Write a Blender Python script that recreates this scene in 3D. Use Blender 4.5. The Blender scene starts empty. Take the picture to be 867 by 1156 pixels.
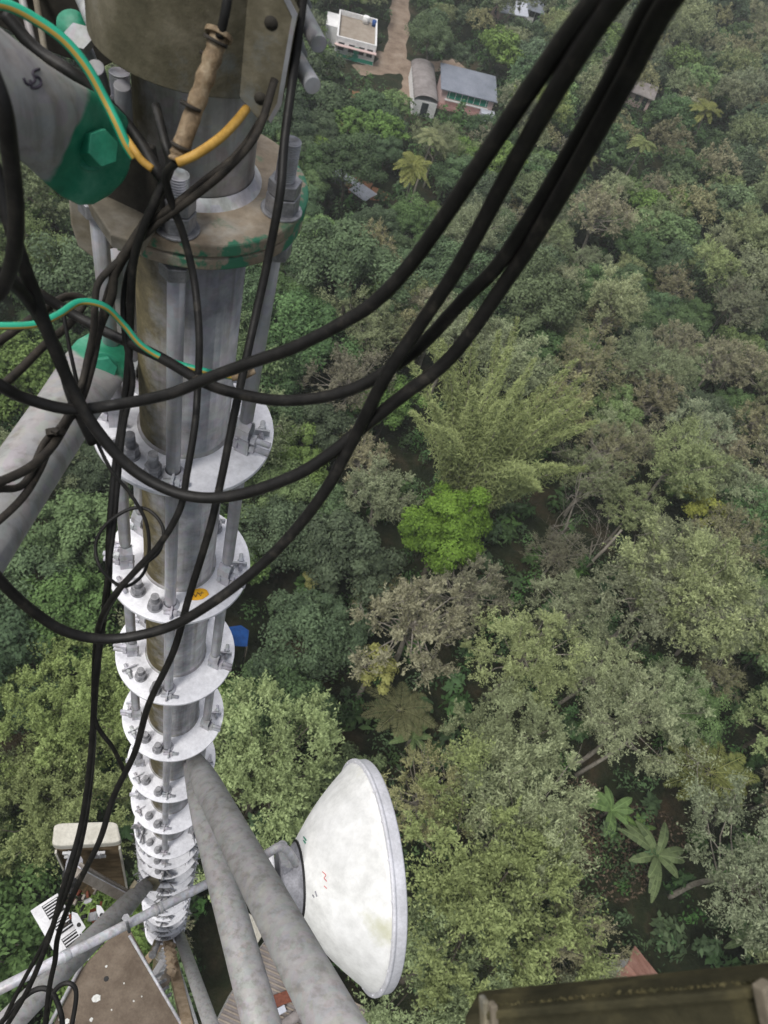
import bpy, math, random
import numpy as np
from mathutils import Vector, Matrix
from mathutils.bvhtree import BVHTree
random.seed(7); rng = np.random.default_rng(7)
S = bpy.context.scene
COL = S.collection
H = 55.0                      # camera height over the ground
F = 867.0; CX, CY = 433.5, 578.0

# ---------------------------------------------------------------- camera
up = Vector((253, 630, 867)).normalized()
fw = Vector((0, 0, -1))
yw = (fw - fw.dot(up) * up).normalized()
xw = yw.cross(up)
R3 = Matrix((xw, yw, up))
CAM = Vector((0, 0, H))
cam = bpy.data.cameras.new('camera'); camo = bpy.data.objects.new('camera', cam); COL.objects.link(camo)
camo.matrix_world = Matrix.Translation(CAM) @ R3.to_4x4()
cam.sensor_fit = 'VERTICAL'; cam.sensor_height = 36.0; cam.lens = 36 * F / 1156
cam.clip_start = 0.02; cam.clip_end = 3000
cam.dof.use_dof = True; cam.dof.focus_distance = 2.3; cam.dof.aperture_fstop = 27 / 3.5
S.camera = camo

def ray(px, py):
    return R3 @ Vector(((px - CX) / F, -(py - CY) / F, -1.0))
def P(px, py, z):
    return CAM + ray(px, py) * z
def at(px, py, Z):
    r = ray(px, py); return CAM + r * ((Z - H) / r.z)
def proj(p):
    q = R3.transposed() @ (Vector(p) - CAM)
    return (CX + F * q.x / -q.z, CY - F * q.y / -q.z, -q.z)
def onplane(px, py, p0, n):
    r = ray(px, py); return CAM + r * ((p0 - CAM).dot(n) / r.dot(n))

# ---------------------------------------------------------------- materials
def lin(h):
    return tuple(((c / 255) / 12.92 if c / 255 < .04045 else ((c / 255 + .055) / 1.055) ** 2.4) for c in h) + (1,)
class NT:
    def __init__(s, name):
        s.m = bpy.data.materials.new(name); s.m.use_nodes = True; s.n = s.m.node_tree.nodes; s.l = s.m.node_tree.links
        s.b = s.n['Principled BSDF']; s.out = s.n['Material Output']
    def node(s, t, **k):
        x = s.n.new(t)
        for a, b in k.items(): setattr(x, a, b)
        return x
    def noise(s, scale, detail=6, rough=.6, vec=None, dim=None):
        x = s.node('ShaderNodeTexNoise'); x.inputs['Scale'].default_value = scale
        x.inputs['Detail'].default_value = detail; x.inputs['Roughness'].default_value = rough
        if vec: s.l.new(vec, x.inputs['Vector'])
        return x.outputs['Fac']
    def pos(s): return s.node('ShaderNodeNewGeometry').outputs['Position']
    def obj(s): return s.node('ShaderNodeTexCoord').outputs['Object']
    def ramp(s, fac, stops, interp='LINEAR'):
        r = s.node('ShaderNodeValToRGB'); r.color_ramp.interpolation = interp
        e = r.color_ramp.elements
        while len(e) < len(stops): e.new(.5)
        for i, (p, c) in enumerate(stops):
            e[i].position = p; e[i].color = c if len(c) == 4 else tuple(c) + (1,)
        s.l.new(fac, r.inputs[0]); return r.outputs[0]
    def mix(s, fac, a, b, mode='MIX'):
        x = s.node('ShaderNodeMix', data_type='RGBA', blend_type=mode)
        for i, v in ((0, fac), (6, a), (7, b)):
            if hasattr(v, 'links'): s.l.new(v, x.inputs[i])
            else: x.inputs[i].default_value = v if i == 0 or len(v) == 4 else tuple(v) + (1,)
        return x.outputs[2]
    def math(s, op, a, b=0.0, clamp=False):
        x = s.node('ShaderNodeMath', operation=op, use_clamp=clamp)
        for i, v in ((0, a), (1, b)):
            if hasattr(v, 'links'): s.l.new(v, x.inputs[i])
            else: x.inputs[i].default_value = v
        return x.outputs[0]
    def bump(s, h, strength=.3, dist=.01):
        b = s.node('ShaderNodeBump'); b.inputs['Strength'].default_value = strength; b.inputs['Distance'].default_value = dist
        s.l.new(h, b.inputs['Height']); s.l.new(b.outputs[0], s.b.inputs['Normal'])
    def set(s, color=None, rough=None, metal=None, spec=None):
        for k, v in (('Base Color', color), ('Roughness', rough), ('Metallic', metal), ('Specular IOR Level', spec)):
            if v is None: continue
            if hasattr(v, 'links'): s.l.new(v, s.b.inputs[k])
            else: s.b.inputs[k].default_value = (tuple(v) + (1,) if isinstance(v, (tuple, list)) and len(v) == 3 else v)
        return s.m

def mat_worn(name, stops, scale=14, rough=.6, metal=0., bump=.25, fine=90, stain=None, stain_amt=.5, spec=.3, stainscale=5):
    t = NT(name); p = t.pos()
    c = t.ramp(t.noise(scale, 8, .62, p), stops)
    f = t.noise(fine, 4, .7, p)
    c = t.mix(.35, c, t.ramp(f, [(.3, (.45, .45, .45)), (.7, (1.15, 1.15, 1.15))]), 'MULTIPLY')
    if stain:
        m = t.ramp(t.noise(stainscale, 9, .65, p), [(stain_amt, (0, 0, 0)), (stain_amt + .14, (1, 1, 1))])
        c = t.mix(m, c, stain)
    t.set(c, rough, metal, spec); t.bump(f, bump, .002); return t.m

M = {}
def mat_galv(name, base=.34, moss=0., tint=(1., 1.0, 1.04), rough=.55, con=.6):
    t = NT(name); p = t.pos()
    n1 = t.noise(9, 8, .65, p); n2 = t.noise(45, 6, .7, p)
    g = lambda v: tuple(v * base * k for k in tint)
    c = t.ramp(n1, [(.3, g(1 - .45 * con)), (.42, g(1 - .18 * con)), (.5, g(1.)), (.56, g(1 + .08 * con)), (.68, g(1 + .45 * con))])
    v = t.node('ShaderNodeTexVoronoi'); v.inputs['Scale'].default_value = 55; t.l.new(p, v.inputs['Vector'])
    c = t.mix(.25, c, t.mix(.7, v.outputs['Color'], (.8, .8, .8)), 'MULTIPLY')
    c = t.mix(.25, c, t.ramp(n2, [(.3, (.55, .55, .55)), (.7, (1.2, 1.2, 1.2))]), 'MULTIPLY')
    mp = t.node('ShaderNodeMapping'); mp.inputs['Scale'].default_value = (42, 42, 2.2); t.l.new(p, mp.inputs['Vector'])
    c = t.mix(.55, c, t.ramp(t.noise(1, 4, .6, mp.outputs[0]), [(.32, (.5, .47, .42)), (.5, (1, 1, 1)), (.7, (1.15, 1.15, 1.15))]), 'MULTIPLY')
    c = t.mix(t.ramp(t.noise(13, 10, .72, p), [(.66, (0, 0, 0)), (.76, (.5, .5, .5))]), c, (.17, .115, .07))
    if moss:
        nrm = t.node('ShaderNodeNewGeometry').outputs['Normal']
        d = t.node('ShaderNodeVectorMath', operation='DOT_PRODUCT'); t.l.new(nrm, d.inputs[0]); d.inputs[1].default_value = tuple(Vector((-.95, -.25, .1)).normalized())
        k = t.math('ADD', t.math('MULTIPLY', d.outputs['Value'], .55), t.math('MULTIPLY', t.noise(7, 9, .7, p), 1.15))
        m = t.ramp(k, [(.62 - moss * .12, (0, 0, 0)), (.98 - moss * .12, (1, 1, 1))])
        mc = t.ramp(t.noise(30, 5, .7, p), [(.3, (.05, .044, .025)), (.6, (.125, .105, .055)), (.75, (.19, .165, .105))])
        c = t.mix(m, c, mc)
    t.set(c, rough, .15, .4); t.bump(n2, .25, .002); return t.m
M['galv'] = mat_galv('galvanised_steel', .36)
M['galvpipe'] = mat_galv('weathered_galvanised_pipe', .37, 0, (1.02, 1.0, .985), con=.3)
M['galvmoss'] = mat_galv('mossy_galvanised_pipe', .37, .8, con=1.1)
M['galvmoss2'] = mat_galv('mossy_pipe_brightened', .6, .8, con=1.1)  # brighter copy of the mossy pipe, colour lifted where the pipe lies in shadow
M['galvbright'] = mat_galv('bright_galvanised_steel', .52, 0, (1, 1, 1.06), .45)
M['plate'] = mat_worn('white_painted_plate', [(.3, (.68, .68, .72)), (.55, (.84, .84, .88)), (.8, (.88, .88, .92))], 8, .5, 0, .1, 70, (.5, .48, .44), .62)
M['bolt'] = mat_worn('bolt_steel', [(.3, (.2, .2, .21)), (.6, (.38, .38, .4))], 60, .45, .5, .3, 300)
M['collar'] = mat_worn('mossy_brown_steel', [(.25, (.075, .07, .045)), (.45, (.17, .15, .10)), (.6, (.26, .23, .165)), (.8, (.4, .38, .33))], 11, .75, 0, .5, 70, (.22, .24, .24), .58, .3, 7)
M['flange'] = mat_worn('rusty_flange_steel', [(.25, (.15, .12, .085)), (.42, (.27, .215, .155)), (.55, (.36, .30, .23)), (.72, (.45, .42, .37))], 12, .7, 0, .4, 80, (.015, .17, .085), .545, .3, 11)
M['lug'] = mat_worn('brown_stained_steel', [(.3, (.09, .075, .055)), (.55, (.22, .19, .14)), (.75, (.38, .35, .3))], 10, .7, 0, .4, 90)
M['dark'] = mat_worn('shade_toned_steel', [(.3, (.025, .023, .02)), (.7, (.07, .062, .05))], 20, .8, 0, .4, 90)  # near-black steel, the shade on the gusset side is put into the colour
M['green'] = mat_worn('green_enamel_paint', [(.25, (.015, .15, .085)), (.5, (.03, .25, .15)), (.8, (.08, .36, .24))], 18, .42, 0, .3, 120, (.12, .19, .13), .69, .45)
M['cable'] = mat_worn('black_cable_sheath', [(.3, (.010, .0095, .009)), (.55, (.018, .017, .016)), (.75, (.04, .036, .031))], 40, .5, 0, .2, 200, (.055, .049, .04), .6, .3, 22)
M['cabledusty'] = mat_worn('dusty_black_cable', [(.3, (.018, .016, .014)), (.6, (.045, .038, .03)), (.8, (.09, .075, .055))], 50, .7, 0, .3, 200)
M['tape'] = mat_worn('weathered_tan_tape', [(.25, (.07, .05, .03)), (.5, (.24, .17, .10)), (.75, (.42, .34, .23))], 70, .6, 0, .6, 200)
M['yellow'] = mat_worn('yellow_wire_sheath', [(.3, (.38, .21, .04)), (.7, (.6, .36, .08))], 60, .5, 0, .15, 200)
M['dishwhite'] = mat_worn('dish_white_paint', [(.3, (.78, .78, .75)), (.5, (.88, .88, .86)), (.8, (.9, .9, .9))], 3, .5, 0, .04, 12, (.6, .6, .46), .58, .3, 2.2)
M['rim'] = mat_worn('dish_rim_metal', [(.3, (.6, .6, .63)), (.7, (.8, .8, .85))], 9, .45, 0, .1, 60, (.4, .4, .33), .66, .4, 5)
M['hub'] = mat_worn('grey_cast_hub', [(.3, (.2, .2, .22)), (.7, (.34, .34, .37))], 20, .5, .1, .2, 80)
M['cream'] = mat_worn('cream_weathered_plastic', [(.3, (.42, .40, .34)), (.7, (.62, .6, .53))], 9, .55, 0, .1, 60, (.24, .21, .15), .66)
M['brownbox'] = mat_worn('shade_toned_brown_box', [(.3, (.08, .055, .03)), (.55, (.18, .13, .075)), (.8, (.28, .21, .13))], 12, .7, 0, .3, 60)  # brown housing with the shade of its interior painted into the tone
M['beige'] = mat_worn('beige_bracket_steel', [(.3, (.22, .19, .16)), (.7, (.36, .33, .29))], 15, .6, 0, .2, 80)
M['white'] = mat_worn('white_powder_coat', [(.3, (.6, .6, .62)), (.7, (.78, .78, .8))], 15, .45, 0, .1, 80)
M['black'] = mat_worn('black_fin_metal', [(.3, (.01, .01, .011)), (.7, (.03, .03, .03))], 30, .5, 0, .1, 80)
M['platform'] = mat_worn('rusty_platform_sheet', [(.3, (.10, .075, .055)), (.55, (.165, .13, .098)), (.8, (.22, .18, .14))], 7, .8, 0, .4, 60)
M['wood'] = mat_worn('pale_tan_timber', [(.3, (.38, .27, .17)), (.7, (.66, .52, .37))], 14, .7, 0, .3, 70)
M['redpaint'] = mat_worn('dull_red_oxide', [(.3, (.10, .028, .015)), (.7, (.22, .07, .04))], 9, .7, 0, .3, 60)
M['beam'] = mat_worn('mossy_dark_beam', [(.3, (.022, .021, .011)), (.5, (.042, .038, .02)), (.66, (.08, .07, .034)), (.8, (.16, .13, .07))], 16, .85, 0, .8, 90, (.09, .09, .035), .67, .2, 9)
M['sticker'] = mat_worn('orange_sticker', [(.3, (.75, .36, .02)), (.7, (.9, .5, .03))], 60, .5)
M['ink'] = mat_worn('dark_marker_ink', [(.3, (.03, .025, .04)), (.7, (.08, .07, .09))], 60, .6)
M['redink'] = mat_worn('red_marker_ink', [(.3, (.55, .07, .06)), (.7, (.7, .16, .14))], 60, .6)
M['birdlime'] = mat_worn('bird_droppings', [(.3, (.5, .5, .47)), (.7, (.75, .75, .72))], 60, .8)

def mat_painted_end(name, cpt, rad, nz=.05):
    """galvanised pipe whose end is brushed with green paint around cpt"""
    m = M['galvpipe'].copy(); m.name = name
    t = NT.__new__(NT); t.m = m; t.n = m.node_tree.nodes; t.l = m.node_tree.links; t.b = t.n['Principled BSDF']
    old = t.b.inputs['Base Color'].links[0].from_socket
    p = t.pos()
    d = t.node('ShaderNodeVectorMath', operation='DISTANCE'); t.l.new(p, d.inputs[0]); d.inputs[1].default_value = tuple(cpt)
    k = t.math('ADD', d.outputs['Value'], t.math('MULTIPLY', t.noise(16, 3, .5, p), nz * 2))
    f = t.ramp(k, [(rad + nz - .004, (1, 1, 1)), (rad + nz + .003, (0, 0, 0))])
    g = t.ramp(t.noise(18, 8, .6, p), [(.25, (.015, .15, .085)), (.45, (.03, .25, .145)), (.6, (.09, .34, .22)), (.75, (.26, .38, .28))])
    t.l.new(t.mix(f, old, g), t.b.inputs['Base Color'])
    return m

def mat_stripe_cable(name):
    t = NT(name)
    a = t.node('ShaderNodeAttribute', attribute_name='around').outputs['Fac']
    c = t.ramp(a, [(0, (.01, .27, .15)), (.74, (.03, .42, .26)), (.76, (.45, .30, .06)), (.88, (.45, .30, .06)), (.90, (.01, .27, .15))])
    c = t.mix(t.ramp(t.noise(70, 5, .6, t.pos()), [(.62, (0, 0, 0)), (.75, (.7, .7, .7))]), c, (.1, .1, .07))
    t.set(c, .45, 0, .4); return t.m
M['earth'] = mat_stripe_cable('green_yellow_earth_sheath')

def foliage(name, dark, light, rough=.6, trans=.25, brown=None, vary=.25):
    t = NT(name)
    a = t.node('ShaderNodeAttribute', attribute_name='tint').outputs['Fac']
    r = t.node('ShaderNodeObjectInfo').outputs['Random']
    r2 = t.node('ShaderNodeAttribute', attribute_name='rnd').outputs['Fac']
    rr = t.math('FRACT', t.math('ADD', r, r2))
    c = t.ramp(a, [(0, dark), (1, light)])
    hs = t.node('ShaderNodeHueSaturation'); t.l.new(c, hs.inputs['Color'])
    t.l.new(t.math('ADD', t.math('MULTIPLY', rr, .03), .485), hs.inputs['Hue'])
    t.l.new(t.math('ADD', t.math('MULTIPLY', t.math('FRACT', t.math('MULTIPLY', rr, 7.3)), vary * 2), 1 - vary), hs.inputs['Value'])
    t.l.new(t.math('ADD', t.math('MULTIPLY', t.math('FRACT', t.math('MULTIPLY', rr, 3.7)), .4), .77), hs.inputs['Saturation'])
    c = hs.outputs[0]
    t.set(c, rough, 0, .12)
    tr = t.node('ShaderNodeBsdfTranslucent'); t.l.new(c, tr.inputs['Color'])
    mx = t.node('ShaderNodeMixShader'); mx.inputs[0].default_value = trans
    t.l.new(t.b.outputs[0], mx.inputs[1]); t.l.new(tr.outputs[0], mx.inputs[2]); t.l.new(mx.outputs[0], t.out.inputs['Surface'])
    return t.m
FM = {
 'dark': foliage('dark_broad_leaves', (.035, .06, .03), (.15, .23, .105)),
 'mid': foliage('mid_green_leaves', (.045, .075, .025), (.235, .34, .125)),
 'olive': foliage('olive_grey_leaves', (.11, .132, .065), (.42, .48, .26)),
 'pale': foliage('pale_yellow_green_leaves', (.11, .135, .055), (.38, .46, .21)),
 'brown': foliage('brownish_dry_leaves', (.12, .118, .06), (.46, .45, .27)),
 'bright': foliage('bright_green_leaves', (.05, .085, .02), (.25, .37, .085), vary=.03),
 'yellow': foliage('yellow_leaves', (.13, .15, .03), (.44, .47, .12), vary=.1),
 'bamboo': foliage('bamboo_leaves', (.11, .14, .05), (.43, .52, .22), vary=.08),
 'palm': foliage('palm_fronds', (.05, .075, .02), (.32, .34, .13)),
 'banana': foliage('banana_leaves', (.05, .09, .03), (.21, .31, .11), .5),
 'bush': foliage('undergrowth_leaves', (.03, .06, .022), (.15, .26, .10)),
}
M['bark'] = mat_worn('grey_brown_bark', [(.3, (.07, .06, .045)), (.7, (.2, .175, .14))], 3, .85, 0, .5, 12)
M['palebark'] = mat_worn('pale_bark', [(.3, (.18, .16, .13)), (.7, (.36, .33, .28))], 3, .8, 0, .4, 12)
# ---------------------------------------------------------------- mesh builder
def frame(d):
    d = Vector(d).normalized()
    a = Vector((0, 0, 1)) if abs(d.z) < .9 else Vector((1, 0, 0))
    u = a.cross(d).normalized(); return u, d.cross(u)
class MB:
    def __init__(s): s.v = []; s.f = []; s.sm = []; s.at = None
    def add(s, v, f, smooth=False):
        n = len(s.v); s.v += [tuple(x) for x in v]; s.f += [tuple(i + n for i in q) for q in f]; s.sm += [smooth] * len(f); return s
    def tube(s, pts, rad, seg=12, caps=True, smooth=True):
        pts = [Vector(p) for p in pts]
        if not hasattr(rad, '__len__'): rad = [rad] * len(pts)
        u, w = frame(pts[1] - pts[0]); v = []
        for i, p in enumerate(pts):
            d = (pts[min(i + 1, len(pts) - 1)] - pts[max(i - 1, 0)]).normalized()
            u = (u - u.dot(d) * d).normalized(); w = d.cross(u)
            for k in range(seg):
                a = 2 * math.pi * k / seg; v.append(p + (u * math.cos(a) + w * math.sin(a)) * rad[i])
        f = []
        for i in range(len(pts) - 1):
            for k in range(seg):
                k2 = (k + 1) % seg
                f.append((i * seg + k, i * seg + k2, (i + 1) * seg + k2, (i + 1) * seg + k))
        s.add(v, f, smooth)
        if caps:
            n = len(s.v) - len(v)
            s.f.append(tuple(n + k for k in reversed(range(seg)))); s.f.append(tuple(n + (len(pts) - 1) * seg + k for k in range(seg))); s.sm += [False, False]
        return s
    def cyl(s, a, b, r, seg=20, smooth=True, r2=None): return s.tube([a, b], [r, r if r2 is None else r2], seg, True, smooth)
    def hexn(s, c, d, r, h): # hexagonal nut
        d = Vector(d).normalized(); return s.tube([Vector(c), Vector(c) + d * h], r, 6, True, False)
    def lathe(s, c, d, prof, seg=48, smooth=True):
        c = Vector(c); d = Vector(d).normalized(); u, w = frame(d); v = []; f = []
        for (r, h) in prof:
            for k in range(seg):
                a = 2 * math.pi * k / seg; v.append(c + d * h + (u * math.cos(a) + w * math.sin(a)) * r)
        for i in range(len(prof) - 1):
            for k in range(seg):
                k2 = (k + 1) % seg; f.append((i * seg + k, i * seg + k2, (i + 1) * seg + k2, (i + 1) * seg + k))
        return s.add(v, f, smooth)
    def prism(s, poly, d):
        poly = [Vector(p) for p in poly]; d = Vector(d); n = len(poly)
        v = poly + [p + d for p in poly]
        f = [tuple(reversed(range(n))), tuple(range(n, 2 * n))] + [(i, (i + 1) % n, n + (i + 1) % n, n + i) for i in range(n)]
        return s.add(v, f)
    def box(s, c, sz, rot=None):
        c = Vector(c); x, y, z = [q / 2 for q in sz]
        v = [Vector((a * x, b * y, e * z)) for a in (-1, 1) for b in (-1, 1) for e in (-1, 1)]
        if rot: v = [rot @ q for q in v]
        return s.add([c + q for q in v], [(0, 1, 3, 2), (4, 6, 7, 5), (0, 4, 5, 1), (2, 3, 7, 6), (0, 2, 6, 4), (1, 5, 7, 3)])
    def bar(s, a, b, w, t, side=None):
        a = Vector(a); b = Vector(b); d = (b - a); L = d.length; d.normalize()
        if side is None: u, k = frame(d)
        else:
            u = Vector(side); u = (u - u.dot(d) * d).normalized(); k = d.cross(u)
        return s.box((a + b) / 2, (w, t, L), Matrix((u, k, d)).transposed())
    def build(s, name, mat, parent=None, bevel=0, loc=None):
        me = bpy.data.meshes.new(name)
        if loc is not None: vv = [tuple(Vector(q) - Vector(loc)) for q in s.v]
        else: vv = s.v
        me.from_pydata(vv, [], s.f)
        me.polygons.foreach_set('use_smooth', s.sm)
        mats = mat if isinstance(mat, (list, tuple)) else [mat]
        for m in mats: me.materials.append(m)
        me.update()
        o = bpy.data.objects.new(name, me); COL.objects.link(o)
        if loc is not None: o.location = loc
        if parent is not None:
            o.parent = parent
            if loc is None and parent.type == 'EMPTY': o.location = tuple(-x for x in parent.location)
        if bevel:
            b = o.modifiers.new('bevel', 'BEVEL'); b.width = bevel; b.segments = 2; b.limit_method = 'ANGLE'; b.angle_limit = math.radians(50)
        return o
def tag(o, label=None, cat=None, group=None, kind=None):
    for k, v in (('label', label), ('category', cat), ('group', group), ('kind', kind)):
        if v: o[k] = v
    return o
def thing(name, loc, label, cat, group=None):
    o = bpy.data.objects.new(name, None); COL.objects.link(o); o.location = loc; o.empty_display_size = .1
    return tag(o, label, cat, group)
def spline(pts, n=9):
    pts = [np.array(p, float) for p in pts]; pts = [2 * pts[0] - pts[1]] + pts + [2 * pts[-1] - pts[-2]]; out = []
    for i in range(1, len(pts) - 2):
        a, b, c, d = pts[i - 1:i + 3]
        for k in range(n):
            t = k / n; out.append(.5 * (2 * b + (c - a) * t + (2 * a - 5 * b + 4 * c - d) * t * t + (3 * b - a - 3 * c + d) * t ** 3))
    out.append(pts[-2]); return out
def loft(mb, a, b, side, secs, seg=24):
    """pipe from a to b; side = direction of the wide axis; secs = (t, halfwidth, halfthickness)"""
    a = Vector(a); b = Vector(b); d = (b - a).normalized(); u = Vector(side); u = (u - u.dot(d) * d).normalized(); w = d.cross(u); v = []; f = []
    for (t, hw, ht) in secs:
        c = a.lerp(b, t)
        for k in range(seg):
            an = 2 * math.pi * k / seg; v.append(c + u * math.cos(an) * hw + w * math.sin(an) * ht)
    for i in range(len(secs) - 1):
        for k in range(seg):
            k2 = (k + 1) % seg; f.append((i * seg + k, i * seg + k2, (i + 1) * seg + k2, (i + 1) * seg + k))
    f.append(tuple(reversed(range(seg)))); f.append(tuple((len(secs) - 1) * seg + k for k in range(seg)))
    return mb.add(v, f, True)
def stroke_on(o, pxpts, rad, name, mat, parent):
    """a hand-drawn mark lying on the surface of o"""
    dg = bpy.context.evaluated_depsgraph_get(); bv = BVHTree.FromObject(o, dg); mw = o.matrix_world
    off = Vector()
    mb = MB()
    for st in pxpts:
        pp = []
        for q in spline([(x, y, 0) for x, y in st], 4):
            r = ray(q[0], q[1]).normalized(); h = bv.ray_cast(CAM - off, r)
            if h[0] is not None: pp.append(h[0] + off + h[1] * rad * .3)
        if len(pp) > 1: mb.tube(pp, rad, 6)
    if mb.v: return mb.build(name, mat, parent)

# ---------------------------------------------------------------- tower leg
D = .40; Rp = .097
ax0 = P(208.5, 482, 1.74)                     # leg axis at the second plate
AX = Vector((ax0.x, ax0.y, 0))
sec = 1.5 * D * .985
def A(z): return Vector((AX.x, AX.y, z))
def zat(px, py):                              # height on the leg axis seen nearest this pixel
    n = Vector((CAM.x - AX.x, CAM.y - AX.y, 0)).normalized(); return onplane(px, py, A(0), n).z
Z2 = ax0.z
Zf = Z2 + sec + .025                                # big flange
tower = thing('lattice_tower', A(0), 'galvanised steel tower leg with white ring plates and braces dropping to the trees', 'tower')
NP = 13
mb = MB(); mb.tube([A(Zf - .03), A(Z2 - sec * NP - .1)], Rp, 40); mb.build('leg_pipe', M['galvmoss'], tower)
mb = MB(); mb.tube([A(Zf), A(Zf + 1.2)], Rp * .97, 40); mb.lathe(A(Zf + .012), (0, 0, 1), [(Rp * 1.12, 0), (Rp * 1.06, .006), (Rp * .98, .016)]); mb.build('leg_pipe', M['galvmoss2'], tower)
# base of the lattice continues to the ground below the last plate (slender)
footpx = [(150, 638 - 0), ]
# rod azimuths from feet seen at the third plate
Z3 = Z2 - sec
feet = [at(193.5, 678, Z3), at(247, 656, Z3), at(151, 640, Z3), at(160, 604, Z3), at(228, 592, Z3)]
az = [math.atan2(q.y - AX.y, q.x - AX.x) for q in feet]
RR = .72 * D / 2
def rad(a): return Vector((math.cos(a), math.sin(a), 0))
def ring(z, R=D / 2, th=.012, r0=Rp + .003, notch=None):
    mb = MB(); n = 64; pts = []
    prof = []
    for k in range(n):
        a = 2 * math.pi * k / n; rr = R
        if notch: rr = min(R, R * .70 / max(.01, math.cos(a - math.radians(206)))) if math.cos(a - math.radians(206)) > 0 else R
        prof.append((a, rr))
    v = []
    for zz in (z, z + th):
        for (a, rr) in prof: v.append(A(zz) + rad(a) * rr)
        for (a, rr) in prof: v.append(A(zz) + rad(a) * r0)
    f = []
    for k in range(n):
        k2 = (k + 1) % n
        f += [(k, n + k, n + k2, k2), (2 * n + k, 2 * n + k2, 3 * n + k2, 3 * n + k), (k, k2, 2 * n + k2, 2 * n + k), (n + k, 3 * n + k, 3 * n + k2, n + k2)]
    mb.add(v, f); return mb
stick_px = {1: (224, 671), 5: (243, 838), 8: (208, 948), 11: (187, 1012)}
rb = random.Random(3)
for i in [0, 1, 2, 3, 4, 5] + [6 + .5 * q_ for q_ in range(15)]:
    z = Z2 - sec * i
    whole = i == int(i)
    pl = ring(z).build('flange_plate', M['plate'], tower, .002)
    # weld bead around the pipe
    mb = MB().lathe(A(z + .012), (0, 0, 1), [(Rp + .006, 0), (Rp + .005, .003), (Rp, .006)], 40); mb.build('weld_bead', M['galvpipe'], pl).location = (0, 0, 0)
    # clevises, bolts
    for j, a in enumerate(az):
        if j == 0 and i < 7:
            MB().lathe(A(z + .012) + rad(a) * RR, (0, 0, 1), [(.026, 0), (.024, .004), (.017, .012)], 20).build('rod_foot', M['galvbright'], pl).location = (0, 0, 0); continue
        aa = a + rb.uniform(-.05, .05); r = rad(aa); t = Vector((-r.y, r.x, 0))
        base = A(z + .012) + r * RR
        mb = MB()
        if i < 13:
            # flattened split end of the rod that comes from above
            for sgn in (-1, 1):
                pts = [base + Vector((0, 0, .105)) + t * sgn * .003, base + Vector((0, 0, .085)) + t * sgn * .014, base + Vector((0, 0, .065)) + t * sgn * .016, base + Vector((0, 0, .045)) + t * sgn * .006, base + t * sgn * .005]
                for q0, q1 in zip(pts[:-1], pts[1:]): mb.bar(q0, q1, .034, .004, r)
            rot = rb.uniform(-.5, .5); bd = (t * math.cos(rot) + r * math.sin(rot))
            for hz in (.022, .05)[: (2 if j in (1, 2) else 1)]:
                c = base + Vector((0, 0, hz))
                if j in (1, 4): dd = (Vector((1, .1, 0)) + r * .3).normalized()
                elif j in (2, 3): dd = (Vector((-1, -.1, 0)) + r * .3).normalized()
                else: dd = bd.normalized()
                mb.cyl(c - dd * .02, c + dd * .062, .0072, 10); mb.hexn(c + dd * .018, dd, .0125, .011); mb.hexn(c - dd * .02, dd, .0125, .01)
            for _ in range(3 if i > 5 else 0):    # lower plates carry more crossed fixings
                e = base + Vector((0, 0, .02)); q = (t * rb.uniform(-1, 1) + r * rb.uniform(-.2, 1)).normalized()
                mb.bar(e, e + q * rb.uniform(.06, .1) + Vector((0, 0, rb.uniform(.0, .06))), .03, .004, Vector((0, 0, 1)))
                mb.cyl(e + q * .04, e + q * .04 + t * .05, .007, 8)
            o = mb.build('rod_clevis', M['galvbright'] if i < 6 else M['galv'], pl); o.location = (0, 0, 0)
    for j, (a, k) in enumerate(((az[2] + .62, .74), (az[1] - .55 - .9, .8), (az[0] + 2.6, .75))):
        r = rad(a + rb.uniform(-.04, .04)); b = A(z + .012) + r * D / 2 * k
        mb = MB(); mb.tube([b, b + Vector((0, 0, .004))], .021, 20, True, False); mb.hexn(b + Vector((0, 0, .004)), (0, 0, 1), .0175, .014); mb.hexn(b + Vector((0, 0, .019)), (0, 0, 1), .0175, .014)
        mb.cyl(b + Vector((0, 0, .03)), b + Vector((0, 0, .068 if i == 0 else .05)), .0105, 14)
        for q in range(8): mb.cyl(b + Vector((0, 0, .034 + q * .003)), b + Vector((0, 0, .0355 + q * .003)), .0114, 14)
        mb.build('anchor_stud', M['bolt'], pl).location = (0, 0, 0)
    # rods from this plate down to the next
    for j, a in enumerate((az[1] + .38, az[2] - .4, az[1] - 1.2, az[2] + .3)):
        r = rad(a + rb.uniform(-.05, .05)); t = Vector((-r.y, r.x, 0)); b = A(z + .012) + r * D / 2 * .86
        mb = MB(); mb.bar(b - r * .03, b + r * .018, .034, .005, Vector((0, 0, 1))); mb.bar(b - r * .03 + Vector((0, 0, -.012)) + t * .012, b + r * .018 + Vector((0, 0, -.012)) + t * .012, .004, .026, Vector((0, 0, 1)))
        mb.cyl(b - t * .02 + Vector((0, 0, .006)), b + t * .035 + Vector((0, 0, .006)), .006, 8); mb.hexn(b + t * .006 + Vector((0, 0, .006)), t, .010, .009)
        mb.build('edge_bracket', M['galvbright'], pl).location = (0, 0, 0)
    if i < NP and whole:
        for j, a in enumerate(az):
            r = rad(a); p0 = A(z) + r * RR; p1 = A(z - sec + (.115 if j else .012)) + r * RR
            mb = MB(); mb.tube([p0, p0.lerp(p1, .04), p0.lerp(p1, .96), p1], [.014, .0155, .0155, .0155 if j == 0 else .012], 14); mb.build('tie_rod', M['galvbright'], tower)
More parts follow.
